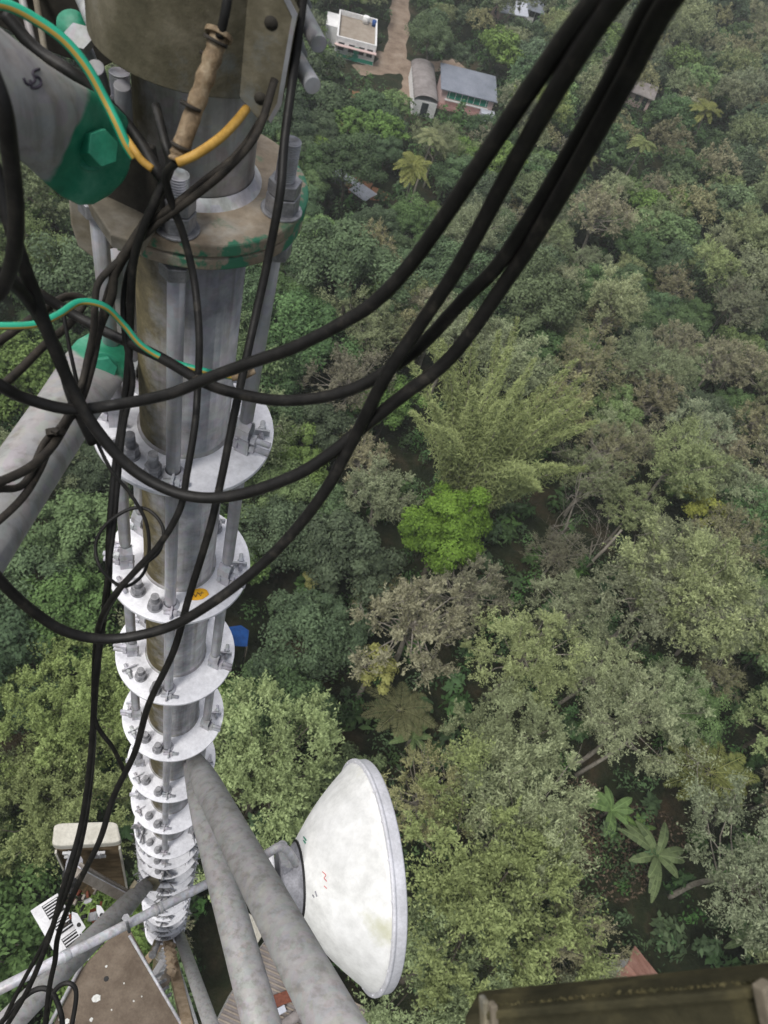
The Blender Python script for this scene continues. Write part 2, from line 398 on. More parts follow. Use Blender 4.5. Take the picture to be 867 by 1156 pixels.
    if i in stick_px:
        c = at(*stick_px[i], z + .0128); o_ = c - A(c.z); c = A(c.z) + o_ * min(1, .158 / o_.length); sx = (at(stick_px[i][0] + 5, stick_px[i][1] - 1, z + .0128) - c).normalized(); sy = Vector((0, 0, 1)).cross(sx)
        w, h = (.030, .018) if i < 4 else (.03, .022)
        n = 14; poly = [c + sx * w * math.cos(q * 2 * math.pi / n) * (1 + .15 * math.sin(3 * q)) * (1 if abs(math.cos(q * 2 * math.pi / n)) < .7 else .9) + sy * h * math.sin(q * 2 * math.pi / n) for q in range(n)]
        st = MB().prism(poly, (0, 0, .0015)).build('sticker', M['sticker'], pl); st.location = (0, 0, 0)
        mk = MB()
        for (u0, v0, u1, v1) in ((-.5, .4, -.3, -.4), (-.3, -.4, -.05, .3), (-.05, .3, .15, -.4), (.15, -.4, .4, .4), (.1, .1, .5, .0)): mk.bar(c + sx * w * u0 + sy * h * v0 + Vector((0, 0, .0018)), c + sx * w * u1 + sy * h * v1 + Vector((0, 0, .0018)), .0035, .0008, (0, 0, 1))
        mk.build('printed_mark', M['ink'], pl).location = (0, 0, 0)
        st['label'] = 'orange sticker with dark scribbled marks on the ring plate'
# rods between the big flange and the first white plate are long threaded studs
for j, a in enumerate(az):
    r = rad(a); p0 = A(Zf + .10 + (.03 if j == 1 else 0)) + r * (RR + .012); p1 = A(Z2 + (.115 if j else .012)) + r * RR
    mb = MB(); mb.tube([p0, p1], .0148, 16)
    for q in range(26): mb.cyl(p0.lerp(p1, q * .006), p0.lerp(p1, q * .006 + .0028), .016, 14)
    up_ = Vector((0, 0, 1))
    rdn = mb.build('threaded_rod', M['galvbright'], tower)
    c = A(0) + r * (RR + .012)
    mb = MB()
    mb.tube([c + up_ * (Zf + .012), c + up_ * (Zf + .016)], .034, 22, True, False); mb.hexn(c + up_ * (Zf + .016), up_, .028, .027); mb.hexn(c + up_ * (Zf + .045), up_, .027, .022)
    o = mb.build('nut', M['bolt'], tower, .0015)
    MB().hexn(c - up_ * (-Zf + .072), up_, .027, .025).build('nut', M['bolt'], tower, .0015)
# the thick double flange
ft_ = NT.__new__(NT); ft_.m = M['flange']; ft_.n = ft_.m.node_tree.nodes; ft_.l = ft_.m.node_tree.links; ft_.b = ft_.n['Principled BSDF']
old_ = ft_.b.inputs['Base Color'].links[0].from_socket; vm_ = ft_.node('ShaderNodeVectorMath', operation='MULTIPLY_ADD'); ft_.l.new(ft_.pos(), vm_.inputs[0]); vm_.inputs[1].default_value = (1, 1, 0); vm_.inputs[2].default_value = (-AX.x, -AX.y, 0)
ln_ = ft_.node('ShaderNodeVectorMath', operation='LENGTH'); ft_.l.new(vm_.outputs[0], ln_.inputs[0])
k_ = ft_.math('ADD', ft_.math('MULTIPLY', ln_.outputs['Value'], 6.0), ft_.math('MULTIPLY', ft_.noise(16, 6, .6, ft_.pos()), .9))
ft_.l.new(ft_.mix(ft_.ramp(k_, [(.90, (0, 0, 0)), (1.0, (0, 0, 0))]) if False else ft_.ramp(ft_.math('SUBTRACT', k_, 1.0), [(.555, (0, 0, 0)), (.60, (.9, .9, .9))]), old_, (.03, .2, .115)), ft_.b.inputs['Base Color'])
mb = ring(Zf - .012, .187, .024, Rp * .9, 1); mb.build('flange_disc', M['flange'], tower, .004)
mb = ring(Zf - .038, .184, .022, Rp * .9, 1); mb.build('flange_disc', M['flange'], tower, .004)
# big collar above with its bolted ear
fdir = Vector((CAM.x - AX.x, CAM.y - AX.y, 0)).normalized()
def tower_part(mb, name, mat, bevel=0, parent=None):
    p = parent or tower
    o = mb.build(name, mat, p, bevel)
    if parent is not None: o.location = (0, 0, 0)
    return o
# collar: wrapped plate around the pipe, open at the right where its ear is bolted
Rc = .150
pf = A(0) + fdir * Rc
Zc = onplane(232, 110, pf, fdir).z
a0 = math.atan2(fdir.y, fdir.x)
mb = MB(); v = []; f = []; n = 40
for i in range(n + 1):
    a = a0 - math.radians(150) + math.radians(205) * i / n
    for (r, z) in ((Rc, Zc), (Rc, Zc + .8), (Rc - .014, Zc + .8), (Rc - .014, Zc)): v.append(A(z) + rad(a) * r)
for i in range(n):
    for k in range(4): f.append((i * 4 + k, i * 4 + (k + 1) % 4, (i + 1) * 4 + (k + 1) % 4, (i + 1) * 4 + k))
f.append((0, 1, 2, 3)); f.append((n * 4 + 3, n * 4 + 2, n * 4 + 1, n * 4)); mb.add(v, f, False)
collar = tower_part(mb, 'clamp_collar', M['collar'], .002)
collar.data.polygons.foreach_set('use_smooth', [True] * len(collar.data.polygons))
# ear plate on the right
pe = P(285, 110, 1.02); ne = (Matrix.Rotation(math.radians(-12), 3, 'Z') @ fdir)
poly = [onplane(x, y, pe, ne) for x, y in ((255, -30), (312, -30), (336, 16), (331, 40), (318, 118), (306, 138), (290, 134), (268, 108), (262, 60))]
ear = tower_part(MB().prism(poly, -ne * .016), 'clamp_ear', M['collar'], .002)
for x, y in ((306, 26), (294, 111)):
    c = onplane(x, y, pe, ne); mb = MB(); mb.lathe(c + ne * .0006, ne, [(.0, .0), (.0085, .0), (.0085, -.001)], 20)
    tower_part(mb, 'bolt_hole', M['dark'], 0, ear)
# side face of the ear, its light painted in as paler steel
ed = [onplane(x, y, pe, ne) for x, y in ((312, -30), (336, 16), (331, 40), (318, 118), (306, 138), (303, 134), (313, 116), (326, 40), (330, 18), (307, -30))]
tower_part(MB().prism(ed, ne * .0025), 'lit_edge', M['galv'], 0, ear)
for (x0, y0, x1, y1) in ((322, -22, 360, 50), (318, 38, 353, 97)):
    mb = MB(); p0 = P(x0, y0, 1.10); p1 = P(x1, y1, 1.02); d = (p1 - p0).normalized()
    mb.cyl(p0, p1, .0115, 18); mb.hexn(p0.lerp(p1, .3), d, .02, .02); mb.tube([p0.lerp(p1, .22), p0.lerp(p1, .3)], .021, 20, True, False)
    tower_part(mb, 'clamp_bolt', M['galv'], .001)
# clutter behind the upper brace: dark gusset, stubs
pg = P(80, 60, 1.30)
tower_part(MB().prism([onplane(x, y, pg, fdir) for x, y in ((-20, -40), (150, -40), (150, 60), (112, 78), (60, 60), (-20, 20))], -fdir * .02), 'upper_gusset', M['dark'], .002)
for x0, y0, x1, y1, r, m in ((18, -30, 40, 60, .006, 'galvpipe'), (36, -30, 52, 66, .005, 'lug'), (84, -25, 107, 26, .0125, 'galv')):
    tower_part(MB().cyl(P(x0, y0, 1.2), P(x1, y1, 1.06 if m == 'galv' else 1.22), r, 16), 'clamp_bolt', M[m], .001)
c = P(82, 30, 1.12); d = (P(78, 18, 1.1) - P(92, 52, 1.16)).normalized()
mb = MB(); mb.lathe(c, d, [(0, .01), (.02, .01), (.023, 0), (.023, -.012), (.012, -.014), (.012, -.05)], 20); tower_part(mb, 'green_capped_bolt', M['green'])
mb = MB(); mb.hexn(P(91, 48, 1.1), (P(91, 48, 1.1) - P(96, 62, 1.13)), .019, .016); mb.cyl(P(93, 50, 1.12), P(105, 80, 1.16), .012, 14); tower_part(mb, 'clamp_nut', M['galv'])
for x0, y0, x1, y1 in ((108, 76, 116, 104), (138, 96, 141, 140)):
    tower_part(MB().cyl(P(x0, y0, 1.04), P(x1, y1, 1.1), .0115, 16), 'clamp_stud', M['galv'], .001)
# lug plates left of the flange
pl1 = A(Zf - .02)
mb = MB().prism([at(x, y, Zf + .016) for x, y in ((92, 212), (104, 246), (126, 280), (160, 290), (176, 262), (150, 190))], (0, 0, .022)); tower_part(mb, 'gusset_plate', M['lug'], .003)
pa = P(100, 255, 1.34)
mb = MB().prism([onplane(x, y, pa, fdir) for x, y in ((77, 222), (96, 224), (112, 250), (128, 278), (124, 290), (104, 291), (88, 279), (80, 255))], -fdir * .02); tower_part(mb, 'lug_plate', M['lug'], .004)
pa = P(150, 240, 1.12); nn = (Matrix.Rotation(math.radians(-30), 3, 'Z') @ fdir)
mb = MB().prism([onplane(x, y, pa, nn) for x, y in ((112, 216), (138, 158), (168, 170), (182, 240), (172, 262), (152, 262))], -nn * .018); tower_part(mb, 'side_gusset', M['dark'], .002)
pa = P(140, 380, 1.62)
mb = MB().prism([onplane(x, y, pa, fdir) for x, y in ((128, 288), (176, 300), (170, 400), (146, 430), (120, 450), (104, 436), (112, 380))], -fdir * .02); tower_part(mb, 'lower_gusset', M['galvpipe'], .004)
tower_part(MB().cyl(P(122, 285, 1.38), P(118, 345, 1.62), .018, 16), 'gusset_bolt', M['galvbright'])

def hexbolt(c, d, r, h, name, m, parent, washer=True):
    mb = MB(); d = Vector(d).normalized()
    if washer: mb.tube([c, c + d * .004], r * 1.2, 24, True, False)
    mb.hexn(c + d * .004, d, r, h)
    o = mb.build(name, m, parent, .0015); o.location = (0, 0, 0); return o
view = lambda px, py: (CAM - P(px, py, 1)).normalized()
# upper left brace
a_ = P(-170, -20, .70); b_ = P(137, 197, 1.03)
sideA = (P(40, 60, .9) - P(-10, 130, .9))
mA = mat_painted_end('green_painted_brace_end', P(105, 172, 1.0), .088, .022)
mb = MB(); loft(mb, a_, b_, sideA, [(0, .052, .052), (.2, .052, .052), (.4, .0525, .052), (.55, .053, .05), (.66, .057, .036), (.75, .063, .018), (.82, .066, .011), (.9, .064, .01), (.95, .054, .01), (.985, .036, .01), (1, .02, .009)], 40)
brA = tower_part(mb, 'brace_pipe', mA); brA['label'] = 'upper brace pipe with its flattened end brushed with green paint'
hexbolt(P(100, 167, .968), view(100, 167) + xw * 0 + (P(101, 167, 1) - P(100, 167, 1)).normalized() * .85, .0225, .03, 'brace_bolt', M['green'], brA)
# lower left brace
a_ = P(-150, 800, .90); b_ = P(130, 380, 1.52)
sideB = P(100, 620, 1.3) - P(0, 550, 1.3)
mB = mat_painted_end('green_painted_lower_brace_end', P(122, 400, 1.5), .085, .02)
mb = MB(); loft(mb, a_, b_, sideB, [(0, .05, .05), (.5, .05, .05), (.7, .051, .048), (.8, .054, .03), (.87, .056, .012), (.93, .054, .01), (.975, .042, .01), (1, .02, .009)], 40)
brB = tower_part(mb, 'brace_pipe', mB); brB['label'] = 'lower left brace pipe with green painted lug'
mb = MB().tube([P(117, 415, 1.44), P(116, 413, 1.425)], .021, 24, True, False); hexbolt(P(116, 414, 1.44), view(116, 414) + (P(117, 415, 1) - P(116, 414, 1)).normalized() * .3, .0225, .022, 'brace_bolt', M['green'], brB)
# the two braces running from the leg down to the lower right
def brace(p0, p1, r, side, mat, label=None, start=.0):
    mb = MB(); L = (p1 - p0).length
    s = lambda m: min(1, m / L)
    loft(mb, p0, p1, side, [(0, r * .45, .008), (s(.04), r * .62, .008), (s(.14), r * .75, .012), (s(.26), r * .9, r * .5), (s(.42), r, r), (.6, r, r), (1, r, r)], 30)
    o = tower_part(mb, 'brace_pipe', mat)
    if label: o['label'] = label
    return o
c0 = P(214, 858, 3.35)
brC = brace(c0, P(303, 1185, 2.05), .052, P(30, 0, 1) - P(0, 5, 1), M['galvpipe'], 'left one of two galvanised braces spreading from one node')
d0 = P(216, 852, 3.25)
brD = brace(d0, P(438, 1270, 1.22), .052, P(30, 0, 1) - P(0, 20, 1), M['galvpipe'], 'right one of two galvanised braces, passing in front of the dish')
mb = MB().prism([P(x, y, 3.42) for x, y in ((206, 852), (222, 852), (226, 900), (219, 906), (214, 880))], view(215, 870) * .012); tower_part(mb, 'rusty_node_plate', M['lug'])
for x, y in ((214, 866), (217, 886)): tower_part(MB().cyl(P(x, y, 3.45), P(x + 1, y, 3.3), .012, 10), 'node_bolt', M['tape'])
# brace at the lower left, behind the antenna pipe
brE = brace(P(172, 992, 5.0), P(-30, 1195, 3.0), .058, P(0, 0, 1) - P(-20, -20, 1), M['galvpipe'], 'thick grey brace running to the bottom left corner')
mb = MB().prism([P(x, y, 4.95) for x, y in ((166, 992), (176, 986), (181, 998), (176, 1006), (168, 1006))], view(170, 1000) * .02); tower_part(mb, 'brace_lug', M['collar'])
tower_part(MB().cyl(P(164, 1000, 4.85), P(148, 1032, 4.5), .007, 8), 'brace_stay', M['galvbright'])
# lower members under the plates
tower_part(MB().tube([P(199, 1046, 7.7), P(248, 1185, 4.9)], .052, 20), 'leg_strut', M['galvpipe'])
tower_part(MB().tube([P(186, 1040, 7.9), P(172, 1078, 7.0)], .035, 14), 'leg_strut', M['galvmoss'])
tower_part(MB().tube([A(Z2 - sec * NP - .05), A(Z2 - sec * NP - .45)], .11, 24), 'leg_socket', M['flange'])
zl = Z2 - sec * NP - .4
# main lattice leg carried on down to the ground, out of sight under the platform
for i, (dx, dy) in enumerate(((.05, -.05), (-2.6, -1.5), (1.2, -2.9))):
    pass
legs = MB()
leg = MB().tube([A(zl), Vector((AX.x - .35, AX.y - .9, 0))], [.1, .16], 20); tower_part(leg, 'lower_leg', M['galvmoss'])

# ---------------------------------------------------------------- platform, planks
zp = P(140, 1080, 6.1).z
tri = [at(x, y, zp) for x, y in ((134, 1048), (146, 1048), (212, 1170), (238, 1215), (0, 1215), (56, 1165), (90, 1096))]
plat = thing('tower_platform', at(130, 1130, zp), 'rusty brown triangular sheet platform spotted with bird droppings at the foot of the plates', 'platform')
plat_sheet = MB().prism(tri, (0, 0, .012)).build('sheet', M['platform'], plat, .002)
mb = MB().tube([at(146, 1056, zp + .06), at(214, 1172, zp + .06)], .012, 10); mb.build('edge_rod', M['galvbright'], plat)
mb = MB().tube([at(96, 1082, zp + .05), at(50, 1168, zp + .05)], .014, 10); mb.build('edge_rod', M['galv'], plat)
for x, y, r in ((108, 1127, .034), (69, 1149, .02), (83, 1151, .018), (103, 1151, .016), (151, 1130, .008), (120, 1091, .01), (75, 1153, .022), (140, 1110, .006), (99, 1082, .015), (126, 1140, .006), (160, 1125, .006)):
    c = at(x, y, zp + .0125); MB().prism([c + rad(k * .9) * r * rb.uniform(.7, 1.2) for k in range(7)], (0, 0, .003)).build('bird_dropping', M['birdlime'], plat)
c = at(120, 1105, zp + .0125); MB().prism([c + rad(k * .7) * .02 for k in range(9)], (0, 0, .002)).build('drain_hole', M['black'], plat)

pk = thing('plank_bundle', P(200, 1110, 6.5), 'pale tan timbers and a long white strip bound below the white ring plates', 'planks')
def member(p0, p1, w, t, name, m, par, side=None): return MB().bar(p0, p1, w, t, side).build(name, m, par, .003)
member(P(187, 1052, 7.6), P(216, 1180, 5.6), .085, .06, 'plank', M['wood'], pk, P(10, 0, 1) - P(0, 0, 1))
member(P(196, 1075, 7.2), P(229, 1180, 5.55), .022, .03, 'white_strip', M['white'], pk, P(10, 0, 1) - P(0, 0, 1))
member(P(184, 1062, 7.5), P(160, 1092, 7.2), .07, .05, 'plank', M['wood'], pk)
for k in range(7):
    member(P(187 + k * .8, 1066 + 5 * k, 7.3 - k * .12), P(196 + rb.uniform(-2, 2), 1069 + 5 * k + rb.uniform(-3, 3), 7.2 - k * .12), .05, .045, 'wrapping', M['wood'], pk)
member(P(183, 1086, 6.9), P(170, 1106, 6.7), .05, .03, 'white_strip', M['white'], pk)
member(P(192, 1096, 6.7), P(176, 1126, 6.4), .09, .02, 'white_strip', M['beige'], pk)
member(P(187, 1104, 6.7), P(173, 1114, 6.4), .03, .02, 'white_strip', M['white'], pk)
for k in range(4): MB().bar(P(170 + 4 * k, 1106 + 8 * k, 6.5), P(184 + 3 * k, 1098 + 8 * k, 6.4), .022, .02).build('clamp_bar', M['galv'], pk)

# ---------------------------------------------------------------- antenna support pipe
sp = thing('support_pipe', P(100, 1068, 3.2), 'thin bright silver pipe slanting across the bottom left in front of the white plates', 'pipe')
p0, p1 = P(-60, 1147, 2.75), P(318, 955, 3.95)
MB().tube([p0, p1], .0205, 24).build('pipe', M['galvbright'], sp)
MB().tube([p0.lerp(p1, .27), p0.lerp(p1, .285)], .0235, 20, True, False).build('coupling', M['galvbright'], sp)
for t in (.53, .545): MB().tube([p0.lerp(p1, t), p0.lerp(p1, t + .006)], .026, 16, True, False).build('clamp_band', M['galv'], sp)
mb = MB().cyl(P(142, 1036, 3.2), P(146, 1052, 3.3), .007, 8).hexn(P(142, 1036, 3.2), view(142, 1036), .016, .012); mb.build('clamp_bolt', M['bolt'], sp)

# ---------------------------------------------------------------- microwave dish
dc = P(408, 984, 4.32); adir = Vector((math.cos(math.radians(27)), math.sin(math.radians(27)), 0))
adir = (adir + Vector((0, 0, -.03))).normalized()
dish = thing('microwave_dish', dc, 'large white microwave dish seen from behind with pale mossy stains, mounted beside the braces', 'dish antenna')
Rd = .595
prof = [(.185, -.37), (.20, -.365), (.24, -.335), (.30, -.292), (.36, -.245), (.42, -.192), (.48, -.132), (.53, -.078), (.572, -.03), (.585, -.012)]
back = MB().lathe(dc, adir, [(0, -.375)] + prof + [(.58, -.006)], 96).build('reflector', M['dishwhite'], dish)
MB().lathe(dc, adir, [(.58, -.012), (.606, -.012), (.608, -.008), (.608, .004), (.602, .006), (.600, .014), (.600, .058), (.592, .067), (.57, .07)], 96).build('rim_band', M['rim'], dish)
MB().lathe(dc, adir, [(.575, .066), (.3, .09), (0, .1)], 64).build('radome', M['dishwhite'], dish)
uu, ww = frame(adir)
for k in range(20):
    a = k * 2 * math.pi / 20 + .1; r = uu * math.cos(a) + ww * math.sin(a)
    mb = MB().hexn(dc + r * .594 - adir * .012, -adir, .006, .005)
    mb.build('rim_bolt', M['rim'], dish)
MB().lathe(dc, adir, [(0, -.47), (.15, -.47), (.165, -.46), (.168, -.40), (.19, -.375), (.20, -.362)], 48).build('hub', M['hub'], dish)
MB().lathe(dc, adir, [(.196, -.372), (.206, -.368), (.206, -.36), (.196, -.352)], 48).build('hub_gasket', M['black'], dish)
bpy.context.view_layer.update()
stroke_on(back, [[(364, 984), (368, 988), (366, 991), (369, 995)], [(366, 1000), (369, 1003)]], .0022, 'red_mark', M['redink'], dish)
stroke_on(back, [[(343, 945), (346, 949)], [(343, 949), (345, 952)]], .004, 'green_mark', M['green'], dish)
stroke_on(back, [[(356, 1006), (358, 1012)], [(353, 1010), (355, 1013)]], .004, 'dark_mark', M['hub'], dish)
0 and stroke_on(back, [[(352, 970), (360, 962), (372, 963), (377, 975), (374, 1003), (366, 1010), (356, 1004), (352, 985), (352, 970)]], .0022, 'worn_label_edge', M['rim'], dish)
# mount: white box radio and bracket behind hub
ro = thing('outdoor_radio', dc - adir * .56, 'white flat radio box bolted behind the hub of the dish', 'radio unit')
rot = Matrix((adir, adir.cross(Vector((0, 0, 1))).normalized() * -1, Vector((0, 0, 1)))).transposed()
MB().box(dc - adir * .545 + Vector((0, 0, .03)), (.085, .26, .27), rot).build('housing', M['white'], ro, .012)
MB().box(dc - adir * .595 + Vector((0, 0, .03)), (.02, .22, .23), rot).build('fin_block', M['black'], ro, .004)
for k in range(7): pass
mb = MB()
for k in range(8): mb.box(dc - adir * .612 + rot @ Vector((0, -.09 + .026 * k, .03)), (.03, .006, .22), rot)
mb.build('cooling_fins', M['cream'], ro)
mb = MB().tube([tuple(q) for q in spline([P(296, 968, 3.9), P(306, 961, 3.85), P(316, 956, 3.85), P(326, 962, 3.9), P(334, 975, 4.0)], 6)], .022, 14); mb.build('waveguide_elbow', M['galv'], ro)
mt = thing('dish_mount', P(320, 1030, 4.2), 'grey tubular mount holding the white dish under the brace', 'bracket')
MB().tube([p1, P(338, 1010, 4.35)], .03, 16).build('arm', M['galv'], mt)
MB().bar(P(322, 975, 4.05), P(348, 1065, 4.3), .05, .02).build('back_plate', M['hub'], mt)
MB().tube([P(300, 1010, 4.3), P(362, 1064, 4.15)], .012, 10).build('stay_rod', M['black'], mt)

# ---------------------------------------------------------------- cream box antenna
zt = P(97, 945, 4.35).z
top = [at(x, y, zt) for x, y in ((61, 929), (132, 927), (137.5, 951), (58, 956))]
cen = sum(top, Vector()) / 4
bx = thing('box_antenna', cen, 'cream capped box antenna with a shaded brown back, left of the white plates', 'antenna')
def rounded(poly, r=.18, n=5):
    out = []
    m = len(poly)
    for i in range(m):
        a, b, c = poly[i - 1], poly[i], poly[(i + 1) % m]
        for k in range(n + 1):
            t = k / n; p0 = b + (a - b) * r * (1 - t) ** 2 if False else None
            q0 = b + (a - b) * r; q1 = b + (c - b) * r
            out.append(q0 * (1 - t) ** 2 + b * 2 * t * (1 - t) + q1 * t * t)
    return out
MB().prism(rounded(top), (0, 0, -.09)).build('cap', M['cream'], bx, .012)
inner = [cen + (q - cen) * .95 - Vector((0, 0, .09)) for q in top]
MB().prism(inner, (0, 0, -1.35)).build('housing', M['brownbox'], bx, .006)
MB().prism([inner[2], inner[2] + (inner[3] - inner[2]) * .03, inner[2] + (inner[3] - inner[2]) * .03 + (inner[0] - inner[3]).normalized() * -.02, inner[2] + (inner[0] - inner[3]).normalized() * -.02], (0, 0, -1.35)).build('edge_flange', M['cream'], bx)
MB().prism([inner[3], inner[3] + (inner[2] - inner[3]) * .03, inner[3] + (inner[2] - inner[3]) * .03 + (inner[0] - inner[3]).normalized() * -.02, inner[3] + (inner[0] - inner[3]).normalized() * -.02], (0, 0, -1.35)).build('edge_flange', M['cream'], bx)
fn = (inner[3] - inner[0]).normalized()
ex = (inner[2] - inner[3]).normalized()
for x in (79, 112):
    c = onplane(x, 965, inner[3] + fn * .02, fn)
    mb = MB(); mb.box(c, (.02, .02, .1)); mb.bar(c + ex * -.035 + Vector((0, 0, .05)), c + ex * .035 + Vector((0, 0, .05)), .014, .02); mb.bar(c + ex * -.035 - Vector((0, 0, .05)), c + ex * .035 - Vector((0, 0, .05)), .014, .02)
    mb.build('bracket', M['white'], bx)
for x, y in ((72, 1000), (84, 1018), (106, 1006)):
    c = P(x, y, 4.75); MB().box(c, (.03, .03, .05)).build('terminal', M['beige'], bx, .003)
arm = thing('mount_channel', P(120, 1005, 4.5), 'beige steel channel crossing in front of the box antenna', 'bracket')
MB().bar(P(88, 982, 4.25), P(146, 1014, 4.75), .075, .04, P(0, 10, 1) - P(4, 0, 1)).build('channel', M['beige'], arm, .004)
MB().bar(P(88, 978, 4.23), P(146, 1009, 4.73), .006, .046, P(0, 10, 1) - P(4, 0, 1)).build('channel_lip', M['galvbright'], arm)
mb = MB().tube([P(84, 974, 4.3), P(80, 1000, 4.6)], .045, 24); mb.build('pipe_stub', M['hub'], arm)
mb = MB().tube([P(82, 986, 4.38), P(81, 996, 4.5)], .055, 24); mb.build('pipe_clamp', M['black'], arm)
MB().prism([P(x, y, 4.72) for x, y in ((139, 1012), (152, 993), (155, 996), (144, 1016))], view(145, 1005) * .02).build('end_lug', M['collar'], arm)

# radio with fins
zr = P(66, 1045, 4.75).z
q = [at(x, y, zr) for x, y in ((34, 1028), (65, 1008), (101, 1066), (70, 1090))]
fr = thing('finned_radio', sum(q, Vector()) / 4, 'white framed radio unit with rows of black cooling slots at the lower left', 'radio unit')
def uv(u, v, z=0): return q[0].lerp(q[1], u).lerp(q[3].lerp(q[2], u), v) + Vector((0, 0, z))
MB().prism(q, (0, 0, -.10)).build('housing', M['white'], fr, .005)
mbk = MB(); mbf = MB()
for (v0, v1) in ((.05, .30), (.37, .60), (.67, .93)):
    mbk.prism([uv(.36, v0, .0), uv(.93, v0, .0), uv(.93, v1, .0), uv(.36, v1, .0)], (0, 0, .006))
    for k in range(5):
        v = v0 + (v1 - v0) * (k + .6) / 5.4; mbf.bar(uv(.38, v, .01), uv(.9, v, .01), .016, .0065, (0, 0, 1))
mbk.build('slot_panel', M['black'], fr); mbf.build('cooling_fins', M['white'], fr)
for x, y, w in ((78, 1040, 1), (106, 1030, .8)):
    pz = 4.5
    pts = [(0, -12), (8, -10), (20, 8), (10, 18), (0, 0)]
    o = MB().prism([P(x + 3 + dx * .8 * w, y + dy * .9 * w, pz) for dx, dy in pts], view(x, y) * -.015).build('mounting_plate', M['white'], fr, .002)
    MB().cyl(P(x + 11 * w, y + 4 * w, pz - .002), P(x + 11 * w, y + 4 * w, pz - .006), .012, 16).build('hole', M['black'], o).location = (0, 0, 0)
# tangle of small fittings between antenna and radio
ft = thing('clamp_cluster', P(92, 1020, 4.6), 'cluster of rusty clamps and bolts where the box antenna meets its pipe', 'clamps')
for k in range(26):
    x = rb.uniform(74, 122); y = rb.uniform(998, 1044); z = rb.uniform(4.55, 4.9); dx, dy = rb.uniform(-9, 9), rb.uniform(-9, 9)
    m = rb.choice(['galv', 'redpaint', 'dark', 'white', 'beige', 'redpaint', 'black', 'brownbox'])
    MB().bar(P(x, y, z), P(x + dx, y + dy, z + rb.uniform(-.08, .1)), rb.uniform(.012, .05), rb.uniform(.01, .02)).build(rb.choice(['clamp_strap', 'bolt', 'bracket']), M[m], ft, .001)

# ---------------------------------------------------------------- mossy beam bottom right
bm = thing('mossy_beam', P(700, 1130, .6), 'dark mossy steel beam crossing the bottom right corner close to the camera', 'beam')
A0 = P(556, 1134, .72); B0 = P(960, 1098, .60)
dn = P(700, 1200, .66) - P(700, 1100, .66)
MB().bar(A0 + dn * .9, B0 + dn * .9, dn.length * 1.78, .05, dn).build('web', M['beam'], bm, .006)
A1 = P(533, 1116, .71); B1 = P(960, 1079, .59)
mb = MB()
L = 60
for k in range(L): pass
MB().bar(A0 + dn * .02 + view(700, 1100) * .02, B0 + dn * .02 + view(700, 1100) * .02, .008, .03, dn).build('top_flange', M['beam'], bm, .002)
MB().bar(P(546, 1126, .695), P(549, 1190, .695), .006, .012).build('end_edge', M['collar'], bm, .002)
MB().bar(P(556, 1132, .69), P(559, 1190, .69), .007, .01).build('end_edge', M['lug'], bm, .002)
MB().bar(P(861, 1110, .585), P(878, 1190, .585), .013, .012).build('clamp_strap', M['lug'], bm, .002)
ms = MB()
for k in range(420):
    t = rb.random(); c = A0.lerp(B0, t) + view(700, 1100) * .028 + dn * (rb.uniform(-.012, .02) if k % 4 else rb.uniform(-.01, .16 + .25 * (t > .8) * rb.random()))
    r = rb.uniform(.0008, .0026)
    ms.add([c + Vector((rb.uniform(-1, 1), rb.uniform(-1, 1), rb.uniform(-1, 1))) * r for _ in range(4)], [(0, 1, 2), (0, 2, 3), (1, 2, 3), (0, 1, 3)])
ms.build('moss', mat_worn('green_brown_moss', [(.3, (.04, .04, .018)), (.7, (.12, .10, .045))], 60, .9), bm)
# ---------------------------------------------------------------- cables
def cable(name, pts, r, label, cat='cable', mat='cable', group=None, seg=12, n=9):
    """pts: (px, py, depth)"""
    sp_ = spline([P(*p) for p in pts], n)
    o = MB().tube(sp_, r, seg).build(name, M[mat] if isinstance(mat, str) else mat)
    return tag(o, label, cat, group)
G = 'thick black feeder cables sweeping across the tower'
cable('feeder_cable', [(735, -60, .46), (672, 0, .5), (602, 95, .58), (545, 180, .66), (470, 290, .78), (423, 341, .84), (380, 368, .88), (330, 393, .92), (290, 407, .95), (240, 425, .99), (190, 445, 1.02), (130, 457, 1.05), (80, 462, 1.02), (30, 450, .98), (0, 435, .94), (-60, 395, .88)], .0078, 'black feeder cable that crosses the pipe highest and runs flat to the left edge', group=G)
cable('feeder_cable', [(795, -60, .47), (738, 0, .51), (690, 90, .58), (640, 178, .66), (596, 250, .73), (559, 303, .79), (522, 340, .84), (472, 393, .9), (423, 427, .95), (380, 445, .98), (330, 452, 1.01), (290, 449, 1.04), (235, 434, 1.08), (180, 403, 1.12), (120, 375, 1.15), (78, 352, 1.15), (20, 318, 1.1), (-50, 290, 1.05)], .0078, 'black feeder cable that dips below the first crossing and rises to the upper left', group=G)
cable('feeder_cable', [(815, -60, .45), (756, 0, .49), (708, 88, .56), (655, 182, .64), (612, 255, .72), (575, 312, .79), (510, 402, .88), (454, 447, .93), (410, 482, .97), (373, 512, 1.0), (330, 538, 1.03), (262, 560, 1.07), (205, 558, 1.08), (150, 530, 1.07), (108, 484, 1.04), (80, 435, 1.0), (58, 385, .95), (38, 330, .9), (20, 280, .85), (-10, 180, .8)], .0082, 'black feeder cable looping low round the first white plate', group=G)
cable('feeder_cable', [(755, -60, .44), (694, 0, .49), (632, 95, .56), (575, 195, .66), (518, 300, .77), (472, 370, .85), (435, 426, .9), (398, 498, .98), (367, 554, 1.03), (330, 602, 1.08), (290, 642, 1.12), (240, 680, 1.15), (190, 708, 1.18), (130, 721, 1.18), (80, 715, 1.15), (40, 692, 1.1), (0, 655, 1.03), (-50, 590, .95)], .0078, 'black feeder cable making the lowest and widest loop', group=G)
